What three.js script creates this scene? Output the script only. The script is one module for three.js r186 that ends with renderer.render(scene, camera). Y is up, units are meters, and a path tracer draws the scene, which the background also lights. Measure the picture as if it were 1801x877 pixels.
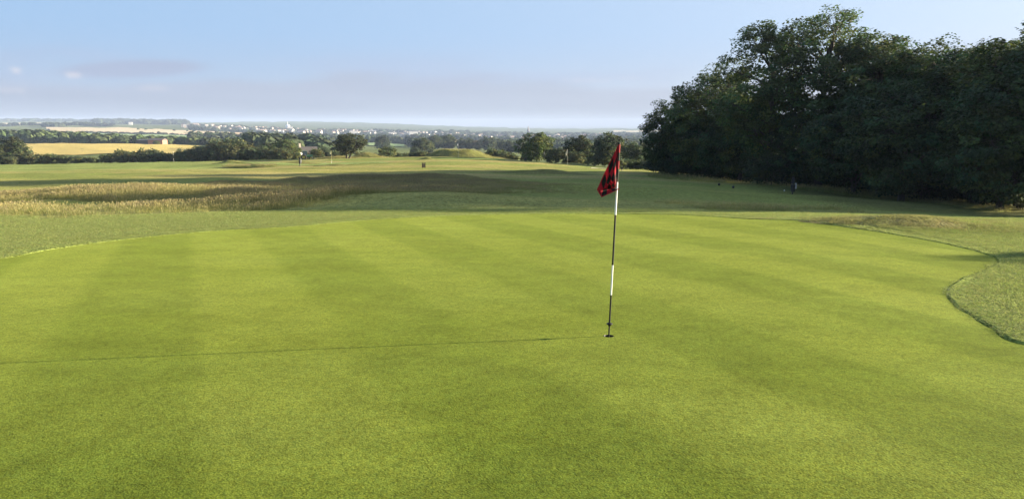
import * as THREE from 'three';
import { mergeGeometries } from 'three/addons/utils/BufferGeometryUtils.js';

// ------------------------------------------------------------------ camera, sky, sun, exposure
const EYE = 2.32, PITCH = 9.4 * Math.PI / 180, FOC = 1300, PW = 1801, PH = 877;
const scene = new THREE.Scene();
const camera = new THREE.PerspectiveCamera(2 * Math.atan(PH / 2 / FOC) * 180 / Math.PI, PW / PH, 0.1, 30000);
camera.position.set(0, EYE, 0);
camera.rotation.x = -PITCH;
const renderer = new THREE.WebGLRenderer({ antialias: true });
renderer.setSize(1024, 498);
renderer.toneMapping = THREE.LinearToneMapping;
renderer.toneMappingExposure = 4.4;
renderer.shadowMap.enabled = true;

const SUN_EL = 10.6 * Math.PI / 180;
const sunDir = new THREE.Vector3(0.984 * Math.cos(SUN_EL), Math.sin(SUN_EL), -0.178 * Math.cos(SUN_EL)).normalize();
const sun = new THREE.DirectionalLight(new THREE.Color().setRGB(1.0, 0.86, 0.62), 5);
sun.position.copy(sunDir).multiplyScalar(300).add(new THREE.Vector3(0, 0, -60));
sun.target.position.set(0, 0, -60);
sun.castShadow = true;
sun.shadow.radius = 1.3;
sun.shadow.mapSize.set(4096, 4096);
Object.assign(sun.shadow.camera, { left: -220, right: 220, top: 120, bottom: -120, near: 1, far: 900 });
scene.add(sun, sun.target);

// ------------------------------------------------------------------ random numbers and noise
function rng(seed) { let s = seed >>> 0; return () => { s = (s + 0x6D2B79F5) | 0; let t = Math.imul(s ^ (s >>> 15), 1 | s); t = (t + Math.imul(t ^ (t >>> 7), 61 | t)) ^ t; return ((t ^ (t >>> 14)) >>> 0) / 4294967296; }; }
const HASH = new Float32Array(65536); { const r = rng(77); for (let i = 0; i < 65536; i++) HASH[i] = r(); }
const hash2 = (x, y) => HASH[((x * 73 + y * 15731 + ((x * y) & 1023) * 7) & 65535)];
function vnoise(x, y, px = 0, py = 0) {            // value noise 0..1, periodic where px, py are set
  const xi = Math.floor(x), yi = Math.floor(y); let fx = x - xi, fy = y - yi;
  fx = fx * fx * (3 - 2 * fx); fy = fy * fy * (3 - 2 * fy);
  let x0 = xi, x1 = xi + 1, y0 = yi, y1 = yi + 1;
  if (px) { x0 = ((x0 % px) + px) % px; x1 = ((x1 % px) + px) % px; }
  if (py) { y0 = ((y0 % py) + py) % py; y1 = ((y1 % py) + py) % py; }
  const a = hash2(x0, y0), b = hash2(x1, y0), c = hash2(x0, y1), d = hash2(x1, y1);
  return a + (b - a) * fx + (c - a) * fy + (a - b - c + d) * fx * fy;
}
function fbm(x, y, o = 4) { let s = 0, a = 0.5, t = 0; for (let i = 0; i < o; i++) { s += a * vnoise(x + i * 17.3, y - i * 9.1); t += a; a *= 0.5; x *= 2.03; y *= 2.03; } return s / t; }
const clamp = (x, a = 0, b = 1) => Math.min(b, Math.max(a, x));
const sstep = (a, b, x) => { const t = clamp((x - a) / (b - a)); return t * t * (3 - 2 * t); };
const mix = (a, b, t) => a + (b - a) * t;
const mix3 = (a, b, t) => [mix(a[0], b[0], t), mix(a[1], b[1], t), mix(a[2], b[2], t)];

// ------------------------------------------------------------------ the sky: air that brightens towards the sun, a low bank of thin cloud
{
  const W = 2048, H = 1024, data = new Float32Array(W * H * 4), DEG = 180 / Math.PI;
  const K = 1 / 4.0;
  for (let j = 0; j < H; j++) {
    const el = ((j + 0.5) / H - 0.5) * Math.PI, e = el * DEG, sy = Math.sin(el), cy = Math.cos(el);
    for (let i = 0; i < W; i++) {
      const az = ((i + 0.5) / W - 0.5) * 2 * Math.PI, x = Math.cos(az) * cy, z = Math.sin(az) * cy;
      const cosA = x * sunDir.x + sy * sunDir.y + z * sunDir.z, ang = Math.acos(clamp(cosA, -1, 1)) * DEG;
      const glow = Math.exp(-ang / 34);
      let c;
      const up = Math.max(e, 0);
      // clear air
      const low = [0.36, 0.455, 0.60], mid = [0.285, 0.475, 0.735], zen = [0.10, 0.22, 0.47];
      c = mix3(low, mid, sstep(0.5, 7.5, up));
      c = mix3(c, zen, sstep(10, 80, up));
      const g = 1 + 0.5 * glow;
      c = [c[0] * g + 1.25 * glow, c[1] * g + 0.92 * glow, c[2] * g + 0.48 * glow];
      // the grey lavender bank over the horizon and wisps above it
      const azd = Math.atan2(x, -z) * DEG;               // 0 in front, positive to the right
      const n1 = fbm(azd * 0.11 + 40, up * 0.75 + 3, 5), n2 = fbm(azd * 0.05 + 11, up * 0.32 + 7, 4);
      const top = 3.4 + 1.5 * (fbm(azd * 0.045 + 5.3, 2.2, 3) - 0.5) * 2;
      let bank = (1 - sstep(top - 0.45, top + 0.4, up + (n1 - 0.5) * 1.9)) * (0.5 + 0.6 * n2);
      const streak = 0.9 + 0.2 * fbm(azd * 0.06 + 19, up * 1.5 + 4, 4), dim = mix(0.72, 1, sstep(0.3, 3, up)), bankCol = [(0.375 + 0.70 * glow) * streak * dim, (0.43 + 0.56 * glow) * streak * dim, (0.56 + 0.32 * glow) * streak * dim];
      c = mix3(c, bankCol, clamp(bank * 0.95));
      // lens-shaped cloud, darker lavender, and similar drifts all round
      const drift = sstep(0.53, 0.72, fbm(azd * 0.07 + 71.4, up * 0.9 + 1.7, 4)) * sstep(2.2, 3.4, up) * (1 - sstep(4.4, 6.0, up));
      c = mix3(c, [0.40 + 0.45 * glow, 0.47 + 0.38 * glow, 0.65 + 0.25 * glow], drift * 0.3);
      const lens = Math.exp(-(((azd + 26.5) / 4.6) ** 2) - (((up - 3.9 - 0.06 * (azd + 26)) / 0.55) ** 2)) * (0.55 + 0.9 * (n1 - 0.2));
      c = mix3(c, [0.375, 0.43, 0.58], clamp(sstep(0.15, 0.6, lens) * 0.8));
      // a few small bright heads
      for (const [a0, e0, w, h] of [[-30.1, 3.35, 0.55, 0.22], [-33.2, 3.55, 0.35, 0.18], [-25.5, 2.6, 1.2, 0.22], [-33.6, 2.3, 1.4, 0.2], [5.5, 3.5, 2.6, 0.14], [8.6, 3.65, 1.4, 0.1], [52, 4.2, 2, 0.25], [-60, 3.6, 1.5, 0.3]]) {
        const q = sstep(0.22, 0.75, Math.exp(-(((azd - a0) / w) ** 2) - (((up - e0) / h) ** 2)) * (0.4 + 1.1 * fbm(azd * 2.2, up * 4.5, 3))) * (w > 1 ? 0.35 : 1);
        c = mix3(c, [0.74, 0.70, 0.72], clamp(q * 0.55));
      }
      if (e < 0) c = mix3(c, [0.22, 0.25, 0.24], sstep(0, -6, e));
      const k = (j * W + i) * 4; data[k] = c[0] * K; data[k + 1] = c[1] * K; data[k + 2] = c[2] * K; data[k + 3] = 1;
    }
  }
  const sky = new THREE.DataTexture(data, W, H, THREE.RGBAFormat, THREE.FloatType);
  sky.mapping = THREE.EquirectangularReflectionMapping; sky.magFilter = THREE.LinearFilter; sky.needsUpdate = true;
  scene.background = sky; scene.environment = sky;
}
scene.fog = new THREE.FogExp2(new THREE.Color().setRGB(0.56, 0.70, 1.0), 0.000125);

// ------------------------------------------------------------------ the lie of the land
// Heights come from a table of depths (rows) and bearings (columns); bearings are columns of a 1801 wide view with a focal length of 1300.
const COLS = [0, 250, 550, 800, 930, 1140, 1300, 1500, 1780];
const ROWS = [
  [26, 377, 376, 375.5, 375, 375, 375.5, 377, 381, 392],
  [35, 355, 353, 351, 350, 350, 352, 357, 367, 383],
  [45, 337, 335, 333, 332, 332, 335, 342, 352, 369],
  [64, 317, 315, 314, 313, 314, 318, 326, 338, 351],
  [85, 307, 305, 303, 301, 303, 309, 318, 327, 338],
  [110, 300, 298, 295, 292, 294, 302, 310, 318, 328],
  [150, 294, 291, 285, 281, 287, 299, 305, 312, 320],
  [180, 291, 286, 279, 277, 285, 301, 304, 308, 315],
  [230, 297, 293, 290, 290, 293, 304, 305, 308, 312],
  [320, 276, 275, 277, 281, 284, 292, 293, 294, 296],
  [520, 253, 254, 262, 268, 271, 275, 276, 277, 278],
  [700, 251, 252, 258, 262, 266, 268, 268, 268, 268],
  [1000, 243, 243, 251, 256, 260, 258, 258, 258, 258],
  [1400, 232, 236, 247, 247, 252, 250, 250, 250, 250],
  [2000, 224, 226, 239, 243, 246, 243, 243, 243, 243],
  [2600, 219, 220, 229, 234, 238, 237, 237, 237, 237],
  [3300, 216.5, 217.5, 223, 230, 233, 232, 232, 232, 232],
  [4200, 213.5, 215.5, 218, 226, 229, 229, 229, 229, 229],
  [4900, 216.5, 216.5, 213.5, 221, 225.5, 226, 226, 226, 226],
  [6500, 221, 221, 219, 223, 225, 225, 225, 225, 225],
  [16000, 222, 222, 222, 222, 222, 222, 222, 222, 222],
];
const tanOf = (y) => { const v = (y - PH / 2) / FOC, c = Math.cos(PITCH), s = Math.sin(PITCH); return (v * c + s) / (c - v * s); };
const PLANE = (d) => -(2 + 0.04 * d);
const BEAR = COLS.map((p) => Math.atan((p - PW / 2) / FOC));
const RD = [4, 16, ...ROWS.map((r) => r[0])].map(Math.log);
const DEV = [COLS.map(() => 0), COLS.map((c, i) => -[0, 0, 0, 0, 0, 0, 0, 0.05, 0.2][i]), ...ROWS.map((r) => r.slice(1).map((y) => -tanOf(y) * r[0] - PLANE(r[0])))];
function cub(p0, p1, p2, p3, t) { return p1 + 0.5 * t * (p2 - p0 + t * (2 * p0 - 5 * p1 + 4 * p2 - p3 + t * (3 * (p1 - p2) + p3 - p0))); }
function dev(a, d) {
  const L = Math.log(Math.max(d, 4)); let r = 0; while (r < RD.length - 2 && L > RD[r + 1]) r++;
  const t = clamp((L - RD[r]) / (RD[r + 1] - RD[r]));
  const aa = clamp(a, BEAR[0], BEAR[BEAR.length - 1]); let q = 0; while (q < BEAR.length - 2 && aa > BEAR[q + 1]) q++;
  const s = clamp((aa - BEAR[q]) / (BEAR[q + 1] - BEAR[q]));
  const at = (k) => { const R = DEV[clamp(k, 0, DEV.length - 1)], n = R.length - 1; return cub(R[Math.max(q - 1, 0)], R[q], R[q + 1], R[Math.min(q + 2, n)], s); };
  return cub(at(r - 1), at(r), at(r + 1), at(r + 2), t);
}
const LUMPS = [];   // [x, d, radius x, radius d, height]
function ground(x, d) {
  const r = Math.hypot(x, d), a = Math.atan2(x, d), ac = clamp(a, -0.9, 0.9), D = r * Math.cos(ac);
  let h = PLANE(D) + dev(ac, D);
  if (D > 22) h += sstep(22, 34, D) * ((fbm(x / 14 + 3, d / 9 + 8, 3) - 0.5) * Math.min(1.1, 0.3 + D * 0.002) + (fbm(x / 5 + 31, d / 4 + 2, 3) - 0.5) * 0.28 + (fbm(x / 60, d / 60, 2) - 0.5) * Math.min(9, D * 0.003));
  for (const [lx, ld, rx, rd, hh] of LUMPS) { const q = ((x - lx) / rx) ** 2 + ((d - ld) / rd) ** 2; if (q < 6) h += hh * Math.exp(-q); }
  return h + EYE;
}
// the point on the ground at view column px and depth d
function spot(px, d) { let y = ground((px - PW / 2) / FOC * d, d), x = 0; for (let k = 0; k < 4; k++) { x = (px - PW / 2) / FOC * (d * Math.cos(PITCH) + (EYE - y) * Math.sin(PITCH)); y = ground(x, d); } return { x, y, z: -d, d }; }
LUMPS.push([12.4, 22.4, 3.6, 1.4, 0.3], [17.5, 24.5, 4, 2, 0.2], [-5, 32, 5.5, 3, 0.4], [-22, 40, 8, 4, 0.4], [6, 44, 7, 4, 0.35], [-44, 122, 12, 3.5, 0.55], [-2, 100, 10, 4, -0.25]);

// ------------------------------------------------------------------ helpers for things
const taken = new Map();
function numbered(name) { const n = taken.get(name) ?? 0; taken.set(name, n + 1); return n ? name + '_' + String(n).padStart(3, '0') : name; }
function mesh(name, geometry, material, parent) { const m = new THREE.Mesh(geometry, material); m.name = name; m.castShadow = m.receiveShadow = true; if (parent) parent.add(m); return m; }
function tag(o, label, category, group) { o.userData.label = label; o.userData.category = category; if (group) o.userData.group = group; return o; }
function thing(name, label, category, p = { x: 0, y: 0, z: 0 }, turn = 0, group) { const g = new THREE.Group(); g.name = numbered(name); g.position.set(p.x, p.y, p.z); g.rotation.y = turn; tag(g, label, category, group); scene.add(g); return g; }
function setting(name, geometry, material, kind = 'structure', label, category) { const m = mesh(numbered(name), geometry, material); m.userData.kind = kind; if (label) { m.userData.label = label; m.userData.category = category; } scene.add(m); return m; }
function mat(r, g, b, roughness = 0.9, more = {}) { const { r: _r, ...rest } = more; const m = new THREE.MeshPhysicalMaterial({ roughness, side: THREE.DoubleSide, ...rest }); m.color.setRGB(r, g, b); return m; }
function geo(pos, idx, col, uv) { const g = new THREE.BufferGeometry(); g.setAttribute('position', new THREE.BufferAttribute(pos instanceof Float32Array ? pos : new Float32Array(pos), 3)); if (col) g.setAttribute('color', new THREE.BufferAttribute(col instanceof Float32Array ? col : new Float32Array(col), 3)); if (uv) g.setAttribute('uv', new THREE.BufferAttribute(uv instanceof Float32Array ? uv : new Float32Array(uv), 2)); if (idx) g.setIndex(new THREE.BufferAttribute(idx instanceof Uint32Array ? idx : new Uint32Array(idx), 1)); return g; }
const at = (g, x, y, z, rx = 0, ry = 0, rz = 0) => { const m = new THREE.Matrix4().compose(new THREE.Vector3(x, y, z), new THREE.Quaternion().setFromEuler(new THREE.Euler(rx, ry, rz)), new THREE.Vector3(1, 1, 1)); return g.applyMatrix4(m); };
const box = (w, h, d, x = 0, y = 0, z = 0, rx = 0, ry = 0, rz = 0) => at(new THREE.BoxGeometry(w, h, d), x, y, z, rx, ry, rz);
const cyl = (r0, r1, h, x = 0, y = 0, z = 0, n = 12, rx = 0, ry = 0, rz = 0) => at(new THREE.CylinderGeometry(r0, r1, h, n), x, y, z, rx, ry, rz);
const join = (...gs) => mergeGeometries(gs.map((g) => (g.index ? g.toNonIndexed() : g)));

// ------------------------------------------------------------------ turf textures (grain only)
function grainTexture(size, cells, strength, seed, stretch = 1) {
  const d = new Uint8Array(size * size * 4), r = rng(seed), o = seed * 3.7;
  for (let j = 0; j < size; j++) for (let i = 0; i < size; i++) {
    const u = i / size, v = j / size;
    let n = 0.42 * vnoise(u * cells * stretch + o, v * cells, cells * stretch, cells) + 0.30 * vnoise(u * cells * 2 * stretch, v * cells * 2 + o, cells * 2 * stretch, cells * 2) + 0.16 * vnoise(u * cells / 4 + o, v * cells / 4, cells / 4, cells / 4) + 0.12 * r();
    n = 0.5 + (n - 0.5) * strength;
    const k = (j * size + i) * 4, w = vnoise(u * cells / 2, v * cells / 2 + o, cells / 2, cells / 2) - 0.5;
    d[k] = 255 * clamp(n + 0.07 * w); d[k + 1] = 255 * clamp(n); d[k + 2] = 255 * clamp(n - 0.10 * w - 0.02); d[k + 3] = 255;
  }
  const t = new THREE.DataTexture(d, size, size); t.wrapS = t.wrapT = THREE.RepeatWrapping; t.magFilter = THREE.LinearFilter; t.needsUpdate = true;
  return t;
}
const GRAIN_MID = 0.60;                                                    // where the colour grain centres (linear)
function colourGrain(size, cells, strength, seed, stretch) {
  const t = grainTexture(size, cells, strength, seed, stretch);
  for (let k = 0; k < t.image.data.length; k++) if (k % 4 < 3) { const v = clamp(GRAIN_MID + (t.image.data[k] / 255 - 0.5)); t.image.data[k] = 255 * (v <= 0.0031308 ? v * 12.92 : 1.055 * Math.pow(v, 1 / 2.4) - 0.055); }
  t.colorSpace = THREE.SRGBColorSpace; return t;
}
const greenGrain = colourGrain(2048, 460, 1.0, 3, 1); greenGrain.repeat.set(1 / 5.3, 1 / 5.3);
{ // clippings and small scars in the turf
  const D = greenGrain.image.data, r = rng(61), n = 2048; for (let i = 0; i < 5200; i++) { const x = r() * n, y = r() * n, a = r() * 6.28, L = 2 + 7 * r() * r(), w = 0.7 + 1.6 * r() * r(), k = r() < 0.72 ? 0.62 + 0.25 * r() : 1.2; for (let t = -L; t <= L; t += 0.5) for (let s = -w; s <= w; s += 0.5) { const q = (((Math.round(y + Math.sin(a) * t + Math.cos(a) * s) + n) % n) * n + (Math.round(x + Math.cos(a) * t - Math.sin(a) * s) + n) % n) * 4; for (let c = 0; c < 3; c++) D[q + c] = clamp(mix(D[q + c], 200 * k - (c === 2 ? 30 : 0), 0.16), 0, 255); } } }
const greenBump = grainTexture(1024, 230, 1.6, 5, 1); greenBump.repeat.set(1 / 2.3, 1 / 2.3);
const roughGrain = colourGrain(1024, 180, 1.3, 9, 1); roughGrain.repeat.set(1 / 7.1, 1 / 7.1);
const roughBump = grainTexture(1024, 160, 1.6, 12, 1); roughBump.repeat.set(1 / 9.3, 1 / 9.3);

const turfSheen = new THREE.Color().setRGB(0.30, 0.36, 0.07);
const greenMat = new THREE.MeshPhysicalMaterial({ vertexColors: true, map: greenGrain, bumpMap: greenBump, bumpScale: 0.0021, roughness: 0.85, specularIntensity: 0.06, sheen: 0.28, sheenRoughness: 0.6, sheenColor: turfSheen, side: THREE.DoubleSide });
const landMat = new THREE.MeshPhysicalMaterial({ vertexColors: true, map: roughGrain, bumpMap: roughBump, bumpScale: 0.03, roughness: 0.95, specularIntensity: 0.06, sheen: 0.12, sheenRoughness: 0.6, sheenColor: turfSheen, side: THREE.DoubleSide });

// ------------------------------------------------------------------ the putting green and the land round it
const PIN = spot(1071, 8.06);
const EDGE_PX = [[0, 455], [100, 437], [250, 418], [400, 405], [500, 400], [640, 388], [760, 381], [900, 377], [1050, 376], [1200, 378], [1350, 386], [1480, 398], [1560, 410], [1640, 424], [1700, 437], [1745, 450], [1757, 461], [1735, 474], [1692, 490], [1669, 508], [1669, 525], [1690, 545], [1740, 575], [1801, 605]];
const edgePts = EDGE_PX.map(([px, y]) => { let d = 12; for (let k = 0; k < 30; k++) { const s = spot(px, d); d = mix(d, (EYE - s.y) / tanOf(y), 0.7); } const s = spot(px, d); return [s.x, s.d]; });
edgePts.push([7.2, 6.6], [9.2, 4.5], [10, 1], [8, -3], [3, -5.5], [-4, -5], [-9.5, -1], [-12.5, 5], [-12.2, 10.5]);
const edgePolar = edgePts.map(([x, d]) => [Math.atan2(d + PIN.z, x - PIN.x), Math.hypot(x - PIN.x, d + PIN.z)]).sort((a, b) => a[0] - b[0]);
function edgeR(th) {
  const n = edgePolar.length; let i = 0; while (i < n && edgePolar[i][0] <= th) i++;
  const g = (k) => { const w = Math.floor(k / n), e = edgePolar[((k % n) + n) % n]; return [e[0] + w * 2 * Math.PI, e[1]]; };
  const p1 = g(i - 1), p2 = g(i), t = (th - p1[0]) / Math.max(1e-6, p2[0] - p1[0]);
  const m1 = (p2[1] - g(i - 2)[1]) / (p2[0] - g(i - 2)[0]) * (p2[0] - p1[0]) * 0.8, m2 = (g(i + 1)[1] - p1[1]) / (g(i + 1)[0] - p1[0]) * (p2[0] - p1[0]) * 0.8;
  const t2 = t * t, t3 = t2 * t;
  return (2 * t3 - 3 * t2 + 1) * p1[1] + (t3 - 2 * t2 + t) * m1 + (-2 * t3 + 3 * t2) * p2[1] + (t3 - t2) * m2;
}
const THETA = []; for (let i = 0; i < 1150; i++) THETA.push(-0.25 + (Math.PI + 0.5) * i / 1150); for (let i = 0; i < 170; i++) THETA.push(Math.PI + 0.25 + (Math.PI - 0.5) * i / 170);
const norm = (t) => { while (t > Math.PI) t -= 2 * Math.PI; while (t < -Math.PI) t += 2 * Math.PI; return t; };
const RIM = THETA.map((t) => edgeR(norm(t)));
const NT = THETA.length;
function toGreenEdge(x, d) { const th = Math.atan2(d + PIN.z, x - PIN.x); return Math.hypot(x - PIN.x, d + PIN.z) - edgeR(th); }   // > 0 outside

function greenColour(x, d) {
  // mown in lanes: light and dark reflection of the leaning nap painted into the colour, with patches of paler and yellower grass
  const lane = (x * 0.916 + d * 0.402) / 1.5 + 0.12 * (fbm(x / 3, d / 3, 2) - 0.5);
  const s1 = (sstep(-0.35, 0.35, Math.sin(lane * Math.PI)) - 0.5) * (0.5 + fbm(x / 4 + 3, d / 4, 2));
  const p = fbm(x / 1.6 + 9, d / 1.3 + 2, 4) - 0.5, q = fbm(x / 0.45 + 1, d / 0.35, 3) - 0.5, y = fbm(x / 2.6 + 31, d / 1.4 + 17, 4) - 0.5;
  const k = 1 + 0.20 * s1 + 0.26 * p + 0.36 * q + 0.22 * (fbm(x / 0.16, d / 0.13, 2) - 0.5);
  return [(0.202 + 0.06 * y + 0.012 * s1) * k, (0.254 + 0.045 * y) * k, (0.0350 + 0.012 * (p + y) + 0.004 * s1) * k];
}
{
  const fr = []; const R0 = 0.054; for (let i = 0; i <= 110; i++) fr.push(i / 110);
  const pos = [], col = [], uv = [], idx = [];
  for (let j = 0; j < fr.length; j++) for (let i = 0; i < NT; i++) {
    const r = R0 + (RIM[i] - R0) * Math.pow(fr[j], 0.9), x = PIN.x + r * Math.cos(THETA[i]), d = -PIN.z + r * Math.sin(THETA[i]);
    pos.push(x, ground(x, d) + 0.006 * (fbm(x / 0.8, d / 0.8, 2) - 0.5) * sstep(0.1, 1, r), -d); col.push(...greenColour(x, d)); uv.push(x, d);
    if (j) { const a = (j - 1) * NT + i, b = (j - 1) * NT + (i + 1) % NT, c = j * NT + i, e = j * NT + (i + 1) % NT; idx.push(a, c, b, b, c, e); }
  }
  const g = geo(pos, idx, col, uv); g.computeVertexNormals();
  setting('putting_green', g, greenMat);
}
// which grass grows where, with the depth limits of the uncut meadow by bearing
const lerpTable = (t, x) => { if (x <= t[0][0]) return t[0][1]; for (let i = 1; i < t.length; i++) if (x <= t[i][0]) return mix(t[i - 1][1], t[i][1], (x - t[i - 1][0]) / (t[i][0] - t[i - 1][0])); return t[t.length - 1][1]; };
const MEADOW_NEAR = [[-300, 23], [0, 24], [250, 25.2], [450, 27], [600, 29.5], [800, 35], [1000, 38], [1120, 41]];
const MEADOW_FAR = [[-300, 36], [0, 39], [250, 47], [450, 54], [600, 63], [790, 70], [850, 60], [1000, 52], [1120, 46]];
const colOf = (x, d) => PW / 2 + FOC * x / (d * 0.987 + (2 + 0.04 * d) * 0.163);
function meadow(x, d) {
  const px = colOf(x, d); if (px > 1130 || d < 20) return 0;
  const w = (fbm(x / 3, d / 3, 3) - 0.5) * 7;
  const n = lerpTable(MEADOW_NEAR, px), f = lerpTable(MEADOW_FAR, px);
  let m = sstep(n - 1.0, n + 2.2, d + w * 0.4) * (1 - sstep(f - 4, f + 3, d + w));
  if (px < 420) m *= 1 - 0.9 * sstep(30.3, 31.4, d + w * 0.5) * (1 - sstep(33.5, 35, d + w * 0.5)) * (1 - sstep(260, 420, px));
  return m * (1 - 0.9 * sstep(780, 1090, px + w * 30));
}
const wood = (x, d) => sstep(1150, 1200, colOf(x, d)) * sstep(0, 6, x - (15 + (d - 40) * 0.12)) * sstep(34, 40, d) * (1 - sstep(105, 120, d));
function landColour(x, d, out) {
  const far = Math.hypot(x, d), n = fbm(x / 6 + 4, d / 4 + 1, 4) - 0.5, b = fbm(x / 25 + 60, d / 14 + 20, 4) - 0.5;
  let c;
  if (far < 260 && d > -30) {
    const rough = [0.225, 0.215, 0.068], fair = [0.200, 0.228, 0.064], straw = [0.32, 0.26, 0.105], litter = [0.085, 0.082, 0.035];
    c = mix3(fair, rough, sstep(-0.1, 0.15, b + 0.3 * n));
    c = mix3(c, straw, sstep(0.0, 0.12, (fbm(x / 26 + 8, d / 5 + 5, 4) - 0.5)) * sstep(50, 75, d) * 0.8);
    const px = colOf(x, d);
    if (d < 34) c = mix3(c, [0.185, 0.222, 0.072], 0.7 * (1 - sstep(24, 34, d)));
    if (d > 95 && px < 520) c = mix3(c, [0.205, 0.255, 0.078], sstep(96, 104, d) * sstep(520, 300, px) * 0.8);
    c = mix3(c, [0.215, 0.195, 0.075], 0.8 * meadow(x, d));
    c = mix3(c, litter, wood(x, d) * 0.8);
    const e = toGreenEdge(x, d);
    if (e < 3) { c = mix3(c, [0.185, 0.222, 0.05], 0.85 * (1 - sstep(0.75, 0.95, e + n * 0.3))); }
    const bank = Math.exp(-(((x - 13.5) / 6) ** 2) - (((d - 22.8) / 1.7) ** 2));
    c = mix3(c, [0.235, 0.20, 0.085], clamp(bank * 1.1) * sstep(-0.25, 0.1, n));
  } else {
    const hillWood = sstep(2500, 3000, far), woodsy = sstep(-0.02, 0.1, fbm(x / 260 + 5, d / 420 + 12, 4) - 0.5);
    c = mix3([0.10, 0.12, 0.05], [0.05, 0.065, 0.03], Math.max(hillWood, woodsy * 0.8 * sstep(600, 1200, far)));
  }
  const k = (1 + 0.42 * n + 0.42 * b) * (far < 32 ? 1 + 0.5 * (fbm(x / 2.6 + 70, d / 0.45 + 9, 3) - 0.5) : 1);
  out.push(c[0] * k / GRAIN_MID * 0.95, c[1] * k / GRAIN_MID * 0.95, c[2] * k / GRAIN_MID * 0.95);
}
{
  const S = [0, 0.022, 0.045, 0.1]; let s = 0.16; while (s < 5600) { S.push(s); s = s * (s < 14 ? 1.07 : s < 260 ? 1.021 : 1.04) + 0.03; }
  const pos = [], col = [], uv = [], idx = [];
  for (let j = 0; j < S.length; j++) for (let i = 0; i < NT; i++) {
    const r = RIM[i] + S[j] - (j === 0 ? 0.01 : 0), x = PIN.x + r * Math.cos(THETA[i]), d = -PIN.z + r * Math.sin(THETA[i]);
    const lip = j === 0 ? -0.045 : j === 1 ? -0.03 : mix(0.002, 0.012, sstep(-4, 4, x)) + 0.004 * (fbm(x / 0.15, d / 0.15, 2) - 0.5) * 2 * (1 - sstep(0.3, 3, S[j]));
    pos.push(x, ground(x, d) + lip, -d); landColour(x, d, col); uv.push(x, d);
    if (j) { const a = (j - 1) * NT + i, b = (j - 1) * NT + (i + 1) % NT, c = j * NT + i, e = j * NT + (i + 1) % NT; idx.push(a, c, b, b, c, e); }
  }
  const g = geo(pos, idx, col, uv); g.computeVertexNormals();
  setting('ground', g, landMat);
  console.log('ground', pos.length / 3, 'rings', S.length);
}
// ------------------------------------------------------------------ trees: trunk, limbs and a crown of leaves in clumps on lobes
function tubeInto(pos, idx, pts, r0, r1, sides = 6) {
  const base = pos.length / 3, n = pts.length, T = new THREE.Vector3(), A = new THREE.Vector3(), B = new THREE.Vector3();
  for (let i = 0; i < n; i++) {
    T.subVectors(pts[Math.min(i + 1, n - 1)], pts[Math.max(i - 1, 0)]).normalize();
    A.set(Math.abs(T.y) > 0.9 ? 1 : 0, Math.abs(T.y) > 0.9 ? 0 : 1, 0).cross(T).normalize(); B.crossVectors(T, A);
    const r = mix(r0, r1, i / (n - 1));
    for (let k = 0; k < sides; k++) { const a = k / sides * 2 * Math.PI, c = Math.cos(a) * r, s = Math.sin(a) * r; pos.push(pts[i].x + A.x * c + B.x * s, pts[i].y + A.y * c + B.y * s, pts[i].z + A.z * c + B.z * s); }
    if (i) for (let k = 0; k < sides; k++) { const a = base + (i - 1) * sides + k, b = base + (i - 1) * sides + (k + 1) % sides, c = base + i * sides + k, d = base + i * sides + (k + 1) % sides; idx.push(a, b, c, b, d, c); }
  }
}
const V = (x, y, z) => new THREE.Vector3(x, y, z);
function bend(a, b, r, k = 0.12, n = 5, sag = 0) { const pts = [], L = a.distanceTo(b); const o = V((r() - 0.5) * L * k * 2, (r() - 0.2) * L * k, (r() - 0.5) * L * k * 2); for (let i = 0; i < n; i++) { const t = i / (n - 1), s = Math.sin(t * Math.PI); pts.push(V(mix(a.x, b.x, t) + o.x * s, mix(a.y, b.y, t) + o.y * s - sag * s, mix(a.z, b.z, t) + o.z * s)); } return pts; }
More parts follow.
